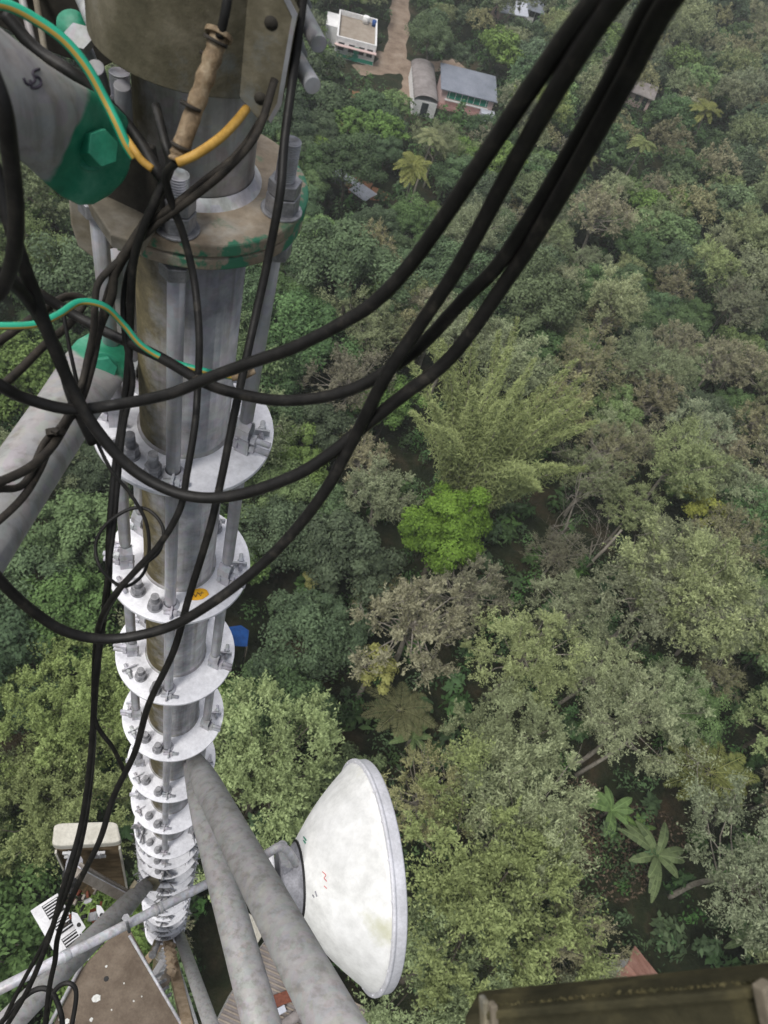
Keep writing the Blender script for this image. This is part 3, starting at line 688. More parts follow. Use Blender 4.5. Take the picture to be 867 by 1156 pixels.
# thin cables hanging down the tower
G2 = 'thin black cables hanging down along the tower leg'
cable('thin_cable', [(262, -40, .84), (255, 10, .86), (248, 42, .88)], .0055, 'short black jumper entering the taped connector from above', group=G2)
cable('thin_cable', [(200, 182, .93), (187, 200, .96), (196, 235, 1.0), (207, 265, 1.03), (218, 310, 1.06), (223, 350, 1.07), (225, 390, 1.08), (223, 440, 1.1), (220, 480, 1.1), (211, 535, 1.12), (203, 575, 1.14), (180, 615, 1.17), (155, 642, 1.2), (125, 678, 1.23), (110, 715, 1.3), (106, 780, 1.4), (105, 850, 1.5), (96, 930, 1.6), (78, 1000, 1.7), (52, 1060, 1.8), (25, 1110, 1.9), (-10, 1180, 2.0)], .0052, 'thin black cable down the front of the pipe to the bottom left', group=G2)
cable('thin_cable', [(346, -40, .94), (338, 30, .97), (330, 92, 1.0), (321, 160, 1.01), (316, 220, 1.02), (301, 300, 1.07), (290, 350, 1.09), (279, 400, 1.1), (265, 465, 1.12), (250, 540, 1.15), (236, 600, 1.18), (213, 675, 1.25), (196, 735, 1.3), (168, 795, 1.36), (152, 850, 1.43), (128, 900, 1.5), (112, 950, 1.55), (85, 1005, 1.65), (66, 1055, 1.75), (62, 1085, 1.8), (55, 1120, 1.85), (48, 1190, 1.95)], .0060, 'black cable down the right of the pipe, in front of its right rods', group=G2)
cable('thin_cable', [(310, 90, .97), (290, 150, .97), (255, 192, .97), (215, 225, .99), (175, 255, 1.02), (145, 285, 1.05), (126, 320, 1.08), (117, 350, 1.09), (108, 390, 1.1), (97, 430, 1.1), (85, 465, 1.1), (62, 490, 1.08), (45, 530, 1.05), (20, 568, 1.0), (-40, 620, .95)], .0052, 'thin cable bending from the taped connector down to the lower left brace', group=G2, mat='cabledusty')
cable('thin_cable', [(300, 128, 1.0), (270, 172, .99), (230, 205, .99), (192, 235, 1.0), (160, 258, 1.03), (138, 290, 1.05), (112, 318, 1.06), (107, 345, 1.07), (106, 370, 1.08), (100, 400, 1.09), (90, 440, 1.09), (70, 480, 1.08), (50, 500, 1.06), (28, 545, 1.02), (0, 552, .98), (-40, 550, .95)], .005, 'thin dusty cable twisted with its neighbour and tied at the lower left brace', group=G2, mat='cabledusty')
cable('thin_cable', [(176, 120, .98), (186, 160, .96), (192, 188, .97), (176, 225, .99), (160, 262, 1.02), (150, 300, 1.06), (147, 360, 1.12), (145, 410, 1.15), (140, 460, 1.18), (130, 530, 1.2), (124, 600, 1.22), (122, 660, 1.26), (115, 710, 1.3), (108, 770, 1.35), (103, 850, 1.45), (92, 930, 1.55), (72, 1000, 1.6), (55, 1060, 1.7), (30, 1120, 1.8), (0, 1170, 1.9)], .006, 'black cable hanging clear down the left side of the leg', group=G2)
cable('thin_cable', [(170, 250, 1.02), (152, 285, 1.06), (140, 330, 1.1), (141, 380, 1.13), (150, 430, 1.16), (140, 480, 1.18), (133, 545, 1.2), (128, 600, 1.22), (119, 670, 1.25), (112, 740, 1.35), (107, 810, 1.4), (128, 845, 1.45), (140, 870, 1.5)], .0042, 'thin cable weaving behind the others beside the first ring plate', group=G2)
cable('thin_cable', [(70, 345, 1.08), (80, 400, 1.1), (92, 450, 1.12), (106, 490, 1.14), (125, 530, 1.16), (146, 556, 1.18), (165, 590, 1.2), (168, 625, 1.22), (160, 650, 1.23), (138, 662, 1.22), (114, 642, 1.2), (108, 615, 1.2), (120, 592, 1.2), (146, 575, 1.2), (168, 576, 1.2), (184, 596, 1.2), (180, 622, 1.2), (160, 640, 1.2), (135, 668, 1.22), (115, 708, 1.3), (112, 760, 1.36)], .0028, 'thinnest black wire curled in a loop left of the second ring plate', group=G2)
cable('thin_cable', [(-20, 60, .6), (3, 120, .62), (12, 180, .66), (18, 240, .7), (15, 290, .74), (2, 325, .78), (-20, 350, .8)], .0075, 'blurred black cable hanging at the upper left edge', group=G2)
cable('thin_cable', [(-20, 300, .8), (12, 318, .85), (40, 350, .92), (68, 405, 1.0), (82, 450, 1.08), (105, 500, 1.13)], .0078, 'black cable bending down from the left edge across the lower brace', group=G2)
cable('thin_cable', [(-20, 455, 1.0), (20, 420, 1.08), (52, 388, 1.15), (78, 366, 1.2), (95, 340, 1.22), (75, 335, 1.2), (50, 350, 1.15), (0, 385, 1.1), (-30, 410, 1.05)], .0062, 'grey black cable rising straight from the left edge', group=G2, mat='cabledusty')
cable('thin_cable', [(5, 15, .95), (40, 55, .97), (80, 82, .98), (112, 108, 1.0), (150, 150, 1.0), (172, 185, .99), (186, 205, 1.0)], .0085, 'black cable running along the top of the green ended brace', group=G2)
cable('thin_cable', [(186, 205, 1.0), (170, 240, 1.02), (148, 275, 1.04), (130, 305, 1.06), (126, 335, 1.08), (112, 372, 1.1), (104, 410, 1.1), (92, 450, 1.1), (76, 476, 1.1), (58, 505, 1.05), (30, 530, 1.0), (-20, 552, .95)], .0062, 'dusty cable in the middle of the twisted bunch', group=G2, mat='cabledusty')
cable('thin_cable', [(80, 1165, 2.0), (86, 1120, 2.0), (74, 1110, 2.0), (58, 1125, 2.0), (50, 1170, 2.0)], .006, 'short black cable end curled over the platform', group=G2)
cable('thin_cable', [(-10, 1168, 2.0), (25, 1128, 2.0), (45, 1116, 2.0), (60, 1122, 2.0), (70, 1150, 2.0), (68, 1175, 2.0)], .007, 'black cable curled at the bottom left corner', group=G2)
# connector wrapped in weathered tape
cn = thing('taped_connector', P(225, 110, .9), 'coaxial connector wrapped in weathered tan tape in front of the mossy collar', 'connector')
pts = [P(248, 38, .885), P(238, 70, .895), P(220, 122, .915), (P(205, 165, .925)), P(200, 183, .93)]
sp_ = spline(pts, 8); rr_ = [.0108 + .0006 * math.sin(i * 1.9) + .0007 * math.sin(i * 4.7) for i in range(len(sp_))]
MB().tube(sp_, rr_, 20).build('tape_wrap', M['tape'], cn)
for t, (x, y) in enumerate(((244, 44), (238, 62), (216, 118), (205, 164))):
    p = P(x, y, .885 + .012 * t); d = (P(x - 4, y + 12, .89 + .012 * t) - p).normalized(); MB().tube([p, p + d * .004], .0145 if t == 0 else .0128, 20, True, True).build('tie_band', M['cabledusty'], cn)
MB().tube([P(248, 36, .885), P(246, 42, .886)], .0165, 20, True, False).build('collar_ring', M['tape'], cn, .001)
# cable ties
for x, y, z in ((62, 487, 1.06), (224, 428, 1.06)):
    c = P(x, y, z); tag(MB().tube([c - up * 0 + (P(x, y - 3, z) - c), c + (P(x + 1, y + 4, z) - c)], .0125 if x < 100 else .009, 14, True, False).box(c + view(x, y) * .012, (.009, .007, .006)).build('cable_tie', M['cabledusty']), {62: 'dark cable tie round the twisted bunch over the lower left brace', 224: 'cable tie where the front cable meets the crossing feeders', 318: 'cable tie beside the ear of the collar'}[x], 'cable tie')
# yellow and green wires
def earth(name, pts, r, label):
    sp_ = spline([P(*p) for p in pts], 9); mb = MB(); mb.tube(sp_, r, 16)
    o = mb.build(name, M['earth']); at_ = o.data.attributes.new('around', 'FLOAT', 'FACE'); n = len(o.data.polygons)
    vals = [((i % 16) / 16 + .35) % 1 for i in range(n)]; at_.data.foreach_set('value', vals); tag(o, label, 'wire'); return o
earth('earth_wire', [(-30, 0, .82), (8, 6, .84), (40, 22, .86), (72, 45, .88), (98, 76, .9), (118, 112, .92), (132, 140, .93), (142, 162, .94), (152, 178, .95)], .0062, 'green and yellow earth wire over the top of the green ended brace')
earth('earth_wire', [(-30, 367, .95), (0, 368, .96), (40, 366, .98), (66, 355, 1.0), (90, 341, 1.03), (118, 346, 1.05), (140, 367, 1.08), (160, 390, 1.1), (190, 407, 1.12), (235, 420, 1.13), (262, 425, 1.14), (272, 424, 1.14)], .0048, 'turquoise green earth wire crossing from the left edge to the pipe')
tag(MB().tube(spline([P(138, 150, .945), P(152, 170, .94), (P(160, 181, .945)), P(172, 191, .95)], 6), .0046, 12).build('yellow_wire', M['yellow']), 'yellow wire end hooked beside the green bolt head', 'wire')
tag(MB().tube(spline([P(200, 184, .91), P(222, 174, .91), P(248, 156, .92), P(266, 138, .94), P(278, 123, .96)], 6), .0056, 14).build('yellow_wire', M['yellow']), 'orange yellow wire curving up to the ear of the collar', 'wire')
tag(MB().tube([P(262, 426, 1.12), P(275, 424, 1.12), P(288, 419, 1.12)], [.006, .0062, .004], 12).build('cable_lug', M['tape']), 'tan tip of the turquoise earth wire', 'wire end')
# hand-written mark on the upper brace
bpy.context.view_layer.update()
stroke_on(brA, [[(26, 88), (29, 94), (34, 95), (39, 91), (37, 84)], [(44, 78), (37, 81), (38, 86), (44, 88), (46, 95), (41, 99), (35, 99)], [(33, 90), (36, 100)]], .0016, 'painted_mark', M['ink'], tower)
# ---------------------------------------------------------------- vegetation
def nrm(v): return v / np.maximum(np.linalg.norm(v, axis=-1, keepdims=True), 1e-9)
def leaf_mesh(C_, N_, L, W, tdir=None, jit=.3):
    """rhombus leaves: centres, normals, lengths, widths (+ preferred long direction)"""
    n = len(C_)
    N_ = nrm(N_); t = rng.normal(size=(n, 3)) if tdir is None else tdir + rng.normal(size=(n, 3)) * jit
    t = nrm(t - (t * N_).sum(1, keepdims=True) * N_); b = np.cross(N_, t)
    L = np.broadcast_to(L, (n,))[:, None]; W = np.broadcast_to(W, (n,))[:, None]
    v = np.stack([C_ - t * L * .5, C_ + b * W * .5 + t * L * .05, C_ + t * L * .5, C_ - b * W * .5 + t * L * .05], 1)
    return v.reshape(-1, 3)
def quad_object(name, v, tint, mat, extra=None, rnd=None):
    n = len(v) // 4; me = bpy.data.meshes.new(name)
    me.vertices.add(len(v)); me.vertices.foreach_set('co', v.astype(np.float32).ravel())
    me.loops.add(n * 4); me.loops.foreach_set('vertex_index', np.arange(n * 4, dtype=np.int32))
    me.polygons.add(n); me.polygons.foreach_set('loop_start', np.arange(0, n * 4, 4, dtype=np.int32)); me.polygons.foreach_set('loop_total', np.full(n, 4, dtype=np.int32))
    me.update(calc_edges=True)
    a = me.attributes.new('tint', 'FLOAT', 'FACE'); a.data.foreach_set('value', np.clip(tint, 0, 1).astype(np.float32))
    if rnd is not None:
        a = me.attributes.new('rnd', 'FLOAT', 'FACE'); a.data.foreach_set('value', rnd.astype(np.float32))
    me.materials.append(mat); return me
def crown_pts(R, Ht, nc, kind):
    """clump centres spread over an uneven dome; local z=0 is the crown base"""
    ph = rng.uniform(0, 6.28, 4); out = []
    for k in range(nc):
        z = 1 - 1.35 * (k + .5) / nc; a = k * 2.39996 + rng.normal() * .25; s = math.sqrt(max(0, 1 - z * z))
        lob = 1 + .16 * math.sin(2 * a + ph[0]) + .12 * math.sin(3 * a + ph[1] + 2 * z) + .1 * math.sin(5 * a + ph[2])
        q = rng.uniform(.62, 1.0) * lob
        out.append((math.cos(a) * s * R * q, math.sin(a) * s * R * q, Ht * (.38 + .62 * z * q * (1 if z > 0 else .5))))
    for k in range(nc // 3):
        d = nrm(rng.normal(size=3)) * rng.uniform(.1, .5); out.append((d[0] * R, d[1] * R, Ht * (.45 + .5 * d[2])))
    return np.array(out)
def make_crown(kind, R=4., Ht=4.6, nc=34, nl=200, L=.34, W=.16, cr=(.20, .32), droop=0., seed=0):
    cc = crown_pts(R, Ht, nc, kind); vs = []; ts = []
    for i, c in enumerate(cc):
        r = R * rng.uniform(*cr) ; ct = rng.uniform(-.2, .2)
        if kind in ('olive', 'brown', 'pale'):
            # sprays: twigs leaving the clump centre, leaves strung along them
            ns = 16 if kind != 'brown' else 12; per = int(nl / ns)
            out = nrm(c * np.array([1, 1, .8]) - np.array([0, 0, Ht * .15])) if np.linalg.norm(c[:2]) > .1 else np.array([0, 0, 1.])
            sd = nrm(rng.normal(size=(ns, 3)) + out * .9 + np.array([0, 0, .75])); sl = r * rng.uniform(.7, 1.75, ns)
            t = rng.uniform(.15, 1, (ns, per)) ** .8
            p = c + sd[:, None, :] * (sl[:, None] * t)[..., None] + rng.normal(size=(ns, per, 3)) * (r * .13) * (1.2 - t[..., None] * .6)
            p = p.reshape(-1, 3); N_ = np.repeat(sd, per, 0) * .35 + rng.normal(size=p.shape) * .75 + np.array([0, 0, .6])
            T_ = np.repeat(sd, per, 0) ; n = len(p)
            v = leaf_mesh(p, N_, L * rng.uniform(.6, 1.3, n), W * rng.uniform(.6, 1.3, n), T_, .55)
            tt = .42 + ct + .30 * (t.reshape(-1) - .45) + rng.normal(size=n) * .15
        else:
            n = nl
            d = nrm(rng.normal(size=(n, 3)) + np.array([0, 0, .5]) + nrm(c)[None] * .35)
            rr = r * (rng.uniform(.5, 1.08, n))[:, None]
            p = c + d * rr * np.array([1.1, 1.1, .8])
            N_ = d + np.array([0, 0, .45]) + rng.normal(size=(n, 3)) * .42
            v = leaf_mesh(p, N_, L * rng.uniform(.65, 1.3, n), W * rng.uniform(.7, 1.3, n))
            tt = .45 + ct + rng.normal(size=n) * .17 + .12 * (d[:, 2])  # upward leaves tinted lighter, light from above painted into the clump
        vs.append(v); ts.append(tt)
    return cc, np.concatenate(vs), np.concatenate(ts)
def tree_meshes(kind, R, Ht, base, nc, nl, L, W, cr, bark='bark', lean=.3):
    cc, v, t = make_crown(kind, R, Ht, nc, nl, L, W, cr)
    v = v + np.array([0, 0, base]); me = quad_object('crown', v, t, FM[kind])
    mb = MB(); top = Vector((0, 0, base + Ht * .55)); wob = [Vector((0, 0, -.4)), Vector((rng.normal() * .15, rng.normal() * .15, base * .5)), Vector((rng.normal() * .25, rng.normal() * .25, base)), top]
    sp_ = [Vector(q) for q in spline(wob, 4)]; n = len(sp_)
    mb.tube(sp_, [.24 * (1 - .75 * i / n) for i in range(n)], 8)
    for i in range(0, len(cc), 1 if kind == 'brown' else 2):
        c = Vector(cc[i]) + Vector((0, 0, base)); s = sp_[int(n * rng.uniform(.55, .9))]
        mid = s.lerp(c, .5) + Vector((rng.normal() * .2, rng.normal() * .2, rng.normal() * .15 - .2))
        mb.tube([s, mid, c], [.075, .045, .02], 5, False)
        if kind in ('brown', 'olive'):
            for k in range(5 if kind == 'brown' else 2):
                d = Vector(nrm(rng.normal(size=3) + np.array([0, 0, .8]) + nrm(np.array(c) - np.array([0, 0, base])) * .6)); e = c + d * R * rng.uniform(.22, .42)
                mb.tube([c, c.lerp(e, .5) + Vector(rng.normal(size=3)) * .1, e], [.022, .014, .006], 4, False)
    tm = mb.build('trunk', M[bark]); me2 = tm.data; bpy.data.objects.remove(tm)
    return me, me2, base + Ht * .6, R
print('building trees')
LIB = {
 'dark':  [tree_meshes('dark', 3.9 + .5 * i, 4.6, 5 + i * .6, 36, 300, .36, .18, (.13, .36)) for i in range(3)],
 'mid':   [tree_meshes('mid', 3.5 + .5 * i, 4.2, 4.5 + i * .5, 36, 290, .32, .16, (.12, .33)) for i in range(3)],
 'olive': [tree_meshes('olive', 3.7 + .4 * i, 5.6, 6 + i * .6, 44, 380, .25, .085, (.11, .30), 'palebark') for i in range(4)],
 'pale':  [tree_meshes('pale', 4.2 + .5 * i, 5.0, 6 + i * .5, 46, 560, .20, .085, (.11, .30)) for i in range(2)],
 'brown': [tree_meshes('brown', 3.3 + .4 * i, 4.6, 5.5 + i * .5, 36, 230, .23, .09, (.16, .26), 'palebark') for i in range(3)],
}
LIB['bright'] = [tree_meshes('bright', 2.9, 4.8, 4.5, 40, 520, .22, .12, (.18, .34))]
LIB['yellow'] = [tree_meshes('yellow', 1.7, 2.0, 6, 14, 110, .3, .16, (.25, .38), 'palebark')]
# coconut palm
def frond(mb_v, mb_t, base, dirv, L, droop, nl=26, wid=.9, lw=.09, tint=.5):
    d = np.array(dirv, float); pts = []
    for k in range(nl + 1):
        s = k / nl; pts.append(base + d * L * s + np.array([0, 0, -droop * L * s * s]))
    pts = np.array(pts); tan = nrm(np.gradient(pts, axis=0)); side = nrm(np.cross(tan, [0, 0, 1.])); upv = np.cross(side, tan)
    for sg in (-1, 1):
        for sub in (0, .5):
            s = np.linspace(.12, 1, nl); idx = np.clip((s * nl), 0, nl - 1).astype(int)
            ll = wid * np.sin(np.pi * np.clip(s * .85 + .13, 0, 1)) ** .7 * rng.uniform(.85, 1.1, nl)
            dr = nrm(side[idx] * sg + tan[idx] * .55 - np.array([0, 0, .35]) + rng.normal(size=(nl, 3)) * .07)
            p0 = pts[idx] + tan[idx] * sub * L / nl
            cN = upv[idx] + rng.normal(size=(nl, 3)) * .2
            mb_v.append(leaf_mesh(p0 + dr * ll[:, None] * .5, cN, ll, lw, dr, .02)); mb_t.append(tint + rng.normal(size=nl) * .12)
    # midrib
    q = np.stack([pts[:-1] - side[:-1] * .03, pts[:-1] + side[:-1] * .03, pts[1:] + side[1:] * .02, pts[1:] - side[1:] * .02], 1).reshape(-1, 3)
    mb_v.append(q); mb_t.append(np.full(nl, .95))
def palm_meshes(h, nf, L, bend):
    v = []; t = []; top = np.array([bend, 0, h])
    for k in range(nf):
        a = k * 2.39996; el = rng.uniform(-.25, 1.0) ; d = nrm(np.array([math.cos(a), math.sin(a), el]))
        frond(v, t, top, d, L * rng.uniform(.85, 1.1), .35 + .3 * rng.random(), tint=.35 + .3 * rng.random() + (.25 if el < 0 else 0))
    me = quad_object('crown', np.concatenate(v), np.concatenate(t), FM['palm'])
    tr = MB().tube(spline([(0, 0, -.3), (bend * .2, 0, h * .35), (bend * .6, 0, h * .7), tuple(top)], 6), [.22 - .09 * i / 18 for i in range(19)], 8).build('trunk', M['palebark']); m2 = tr.data; bpy.data.objects.remove(tr)
    return me, m2, h, L * .8
LIB['palm'] = [palm_meshes(11, 22, 3.4, 1.2), palm_meshes(13, 20, 3.2, .6), palm_meshes(3.5, 14, 4.2, .2)]
# banana plant: few broad paddle leaves
def banana_meshes(nf, L, h):
    vs = []; ts = []
    for k in range(nf):
        a = k * 2.39996 + rng.normal() * .2; el = rng.uniform(.35, 1.3); d = nrm(np.array([math.cos(a), math.sin(a), el])); l = L * rng.uniform(.8, 1.15)
        n = 9; s = np.linspace(0, 1, n + 1); p = np.array([0, 0, h]) + d * l * s[:, None] + np.array([0, 0, -1]) * (l * .55 * s ** 2)[:, None]
        tan = nrm(np.gradient(p, axis=0)); side = nrm(np.cross(tan, [0, 0, 1.])); w = .27 * np.sin(np.pi * np.clip(s, .02, .985)) ** .55
        w[0] = .04
        for sg in (-1, 1):
            e = p + side * (sg * w)[:, None] - np.array([0, 0, 1.]) * (w * .25)[:, None]
            for i in range(n):
                gap = rng.uniform(0, .05) if i else 0
                vs.append(np.array([p[i], p[i + 1], e[i + 1] + (e[i] - e[i + 1]) * gap, e[i] + (e[i + 1] - e[i]) * gap])); ts.append(.5 + rng.normal() * .12)
        q = np.stack([p[:-1] - side[:-1] * .025, p[:-1] + side[:-1] * .025, p[1:] + side[1:] * .015, p[1:] - side[1:] * .015], 1) + np.array([0, 0, .02])
        vs += list(q); ts += [.95] * n
    me = quad_object('leaves', np.concatenate(vs), np.array(ts), FM['banana'])
    tr = MB().tube([(0, 0, -.2), (.03, 0, h * .6), (0, 0, h)], [.14, .11, .06], 10).build('stem', M['palebark']); m2 = tr.data; bpy.data.objects.remove(tr)
    return me, m2, h, L
LIB['banana'] = [banana_meshes(11, 2.5, 1.6), banana_meshes(9, 2.2, 1.3), banana_meshes(10, 2.7, 2.0)]
# bamboo: a fan of arching culms, plumed
def bamboo():
    vs = []; ts = []; mb = MB()
    for k in range(54):
        a = k * 2.39996; lean = rng.uniform(.02, 1) ** 1.1; d = np.array([math.cos(a), math.sin(a), 0]); Lc = rng.uniform(9.5, 14.5)
        r0 = rng.uniform(.1, 1.1); s = np.linspace(0, 1, 22)
        p = d * (r0 + lean * 4.6 * s ** 1.7)[:, None] + np.array([0, 0, 1]) * (Lc * (s - .16 * lean * s ** 3))[:, None]
        mb.tube([tuple(q) for q in p[::3]], [.06 - .006 * i for i in range(len(p[::3]))], 5)
        m = 1100; t = rng.uniform(.22, 1, m) ** .8; idx = np.clip((t * 21).astype(int), 0, 20); tan = nrm(np.gradient(p, axis=0))[idx]
        wd = (.16 + .72 * np.sin(np.pi * t) ** 1) * rng.uniform(.2, 1, m)
        c = p[idx] + (p[idx + 1] - p[idx]) * rng.random((m, 1)) + nrm(rng.normal(size=(m, 3))) * (wd * .75)[:, None]
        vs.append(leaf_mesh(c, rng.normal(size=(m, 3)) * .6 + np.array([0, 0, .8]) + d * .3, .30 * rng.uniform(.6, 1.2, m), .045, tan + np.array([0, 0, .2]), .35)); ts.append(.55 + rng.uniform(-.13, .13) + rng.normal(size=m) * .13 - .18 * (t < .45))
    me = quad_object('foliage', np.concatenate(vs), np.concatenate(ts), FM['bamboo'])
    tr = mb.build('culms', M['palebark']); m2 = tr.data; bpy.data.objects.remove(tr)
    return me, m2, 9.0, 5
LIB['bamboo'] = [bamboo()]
# bare tree
def bare():
    mb = MB(); rr = random.Random(5)
    def grow(p, d, l, r, lv):
        n = 4; pts = [p]; rad_ = [r]
        for i in range(n):
            d = (d + Vector((rr.gauss(0, .14), rr.gauss(0, .14), rr.gauss(0, .1) + .03))).normalized(); p = p + d * l / n; pts.append(p); rad_.append(r * (1 - .45 * (i + 1) / n))
        mb.tube(pts, rad_, 6, False)
        if lv < 5:
            for k in range(2 if lv < 1 else 3):
                dd = (d + Vector((rr.gauss(0, .55), rr.gauss(0, .55), rr.gauss(.1, .35)))).normalized(); grow(pts[rr.choice((2, 3, 4))], dd, l * rr.uniform(.6, .82), rad_[3] * .68, lv + 1)
    grow(Vector((0, 0, 0)), Vector((0, 0, 1)), 4.5, .17, 0)
    tr = mb.build('trunk', M['palebark']); m2 = tr.data; bpy.data.objects.remove(tr); return m2
BARE = bare()
def leafy(kind, n_, r): return None

placed = []
def put(kind, var, loc, rz, sc, label, cat='tree', group=None, name=None, tilt=(0, 0)):
    me, tr, hc, R = LIB[kind][var % len(LIB[kind])]
    nm = name or {'palm': 'coconut_palm', 'banana': 'banana_plant', 'bamboo': 'bamboo_clump'}.get(kind, 'tree')
    e = bpy.data.objects.new(nm, None); COL.objects.link(e); e.location = loc; e.rotation_euler = (tilt[0], tilt[1], rz); e.scale = sc if hasattr(sc, '__len__') else (sc, sc, sc); e.empty_display_size = .1
    tag(e, label, cat, group)
    for n_, m_ in (({'banana': 'leaves', 'bamboo': 'foliage'}.get(kind, 'crown'), me), ({'banana': 'stem', 'bamboo': 'culms'}.get(kind, 'trunk'), tr)):
        o = bpy.data.objects.new(n_, m_); COL.objects.link(o); o.parent = e
    return e
def crown_at(kind, var, px, py, sc):
    hc = LIB[kind][var % len(LIB[kind])][2] * (sc[2] if hasattr(sc, '__len__') else sc); p = at(px, py, hc); return Vector((p.x, p.y, 0))
# terrain
def ground_z(x, y): return 0.0
# ---------------------------------------------------------------- ground, road, buildings
t = NT('forest_floor'); p = t.pos()
c = t.ramp(t.noise(.25, 9, .65, p), [(.3, (.012, .018, .009)), (.5, (.022, .028, .013)), (.62, (.05, .042, .024)), (.78, (.10, .068, .04))])
c = t.mix(.5, c, t.ramp(t.noise(3, 6, .7, p), [(.3, (.3, .3, .3)), (.7, (1.3, 1.3, 1.3))]), 'MULTIPLY'); t.set(c, .95, 0, .1); t.bump(t.noise(2, 8, .7, p), .8, .3); M['floor'] = t.m
M['road'] = mat_worn('dirt_road', [(.3, (.16, .115, .085)), (.5, (.25, .19, .145)), (.75, (.34, .28, .225))], .5, .95, 0, .5, 4, (.10, .12, .06), .66, .1, .8)
M['redsoil'] = mat_worn('orange_bare_soil', [(.3, (.16, .07, .035)), (.7, (.34, .17, .095))], .8, .95, 0, .5, 5)
n = 90; xs = np.concatenate([[-1500, -700], np.linspace(-220, 260, n), [700, 1500]]); ys = np.concatenate([[-1500, -500], np.linspace(-80, 320, n), [800, 1800]])
v = [(x, y, 0 if (x > -150 and x < 230 and y < 250 and y > -60) else 4) for y in ys for x in xs]; m_ = len(xs)
f = [(j * m_ + i, j * m_ + i + 1, (j + 1) * m_ + i + 1, (j + 1) * m_ + i) for j in range(len(ys) - 1) for i in range(m_ - 1)]
tag(MB().add(v, f).build('ground', M['floor']), kind='structure')
clear = []   # circles kept free of trees: x, y, r
def strip(pts, w, z=.006):
    c = [at(x, y, 0) for x, y in pts]; c = [Vector(q) for q in spline(c, 6)]; L = []; Rr = []
    for i, q in enumerate(c):
        d = (c[min(i + 1, len(c) - 1)] - c[max(i - 1, 0)]); d.z = 0; d.normalize(); s = Vector((-d.y, d.x, 0)); ww = w * (1 + .15 * math.sin(i * 1.7))
        L.append(q + s * ww / 2 + Vector((0, 0, z))); Rr.append(q - s * ww / 2 + Vector((0, 0, z)))
        clear.append((q.x, q.y, w * .5 + .9))
    return MB().add(L + Rr, [(i, i + 1, len(c) + i + 1, len(c) + i) for i in range(len(c) - 1)])
rd = strip([(456, -60), (452, 0), (450, 35), (444, 75)], 3.4).build('dirt_road', M['road']); tag(rd, kind='structure')
rd = strip([(402, 79), (430, 78), (460, 76), (500, 74), (520, 72)], 3.0, .010).build('dirt_lane', M['road']); tag(rd, kind='structure')
rd = strip([(462, 82), (462, 100), (450, 118)], 2.4, .014).build('dirt_path', M['road']); tag(rd, kind='structure')
def patch(px, py, r, mat, name='bare_soil', z=.02):
    c = at(px, py, 0); n = 14; ph = rb.uniform(0, 6)
    o = MB().add([c + Vector((math.cos(k * 6.283 / n), math.sin(k * 6.283 / n), 0)) * r * (1 + .25 * math.sin(2.3 * k + ph)) + Vector((0, 0, z)) for k in range(n)], [tuple(range(n))]).build(name, M[mat]); clear.append((c.x, c.y, r)); return tag(o, kind='structure')
patch(380, 142, 1.6, 'redsoil'); patch(399, 107, 1.4, 'redsoil', z=.024); patch(404, 210, 2.0, 'redsoil', z=.028); patch(426, 220, 1.5, 'redsoil', z=.03); patch(445, 70, 3.4, 'road', z=.032)

M['wallwhite'] = mat_worn('white_plaster_wall', [(.3, (.68, .68, .68)), (.7, (.86, .86, .86))], 1.2, .8, 0, .1, 8)
M['wallpink'] = mat_worn('pink_plaster_wall', [(.3, (.6, .44, .42)), (.7, (.75, .58, .55))], 1.2, .8, 0, .1, 8)
M['wallred'] = mat_worn('dull_red_wall', [(.3, (.5, .26, .24)), (.7, (.62, .38, .35))], 1.2, .8, 0, .1, 8)
M['slabroof'] = mat_worn('dusty_concrete_roof', [(.3, (.24, .2, .16)), (.7, (.36, .31, .26))], .8, .9, 0, .2, 6)
M['blueroof'] = mat_worn('blue_grey_sheet_roof', [(.3, (.16, .18, .22)), (.7, (.24, .26, .31))], .5, .6, 0, .1, 5)
M['greyroof'] = mat_worn('grey_brown_weathered_roof', [(.3, (.16, .14, .135)), (.7, (.29, .265, .26))], .9, .85, 0, .3, 6)
M['tileroof'] = mat_worn('faded_red_tile_roof', [(.3, (.24, .11, .08)), (.7, (.42, .24, .19))], 1.5, .85, 0, .4, 9)
M['greenpaint2'] = mat_worn('green_painted_front', [(.3, (.01, .2, .13)), (.7, (.03, .32, .22))], 2, .6)
M['pale'] = mat_worn('pale_blue_white_sheet', [(.3, (.42, .45, .52)), (.7, (.6, .62, .7))], 2, .6)
M['bluetarp'] = mat_worn('blue_tarpaulin', [(.3, (.01, .05, .2)), (.7, (.02, .10, .36))], 3, .5)
M['window'] = mat_worn('dark_window_glass', [(.3, (.02, .025, .03)), (.7, (.05, .06, .07))], 3, .2)
def house(name, cpx, size, h, rot, label, roofkind, wall, roof, opts=()):
    """cpx pixel of the roof centre; size (w, d); rot = angle of the long side"""
    c = at(cpx[0], cpx[1], h); c.z = 0
    t = thing(name, c, label, 'house'); t.rotation_euler = (0, 0, rot); clear.append((c.x, c.y, max(size) * .62)); w, d = size
    def part(mb, nm, mat, par=None): 
        o = mb.build(nm, M[mat] if isinstance(mat, str) else mat); o.parent = par or t; return o
    part(MB().box((0, 0, h / 2), (w, d, h)), 'wall', wall)
    return t, part, w, d, h
def ang(p0, p1, z):
    a, b = at(*p0, z), at(*p1, z); return math.atan2(b.y - a.y, b.x - a.x), (b - a).length
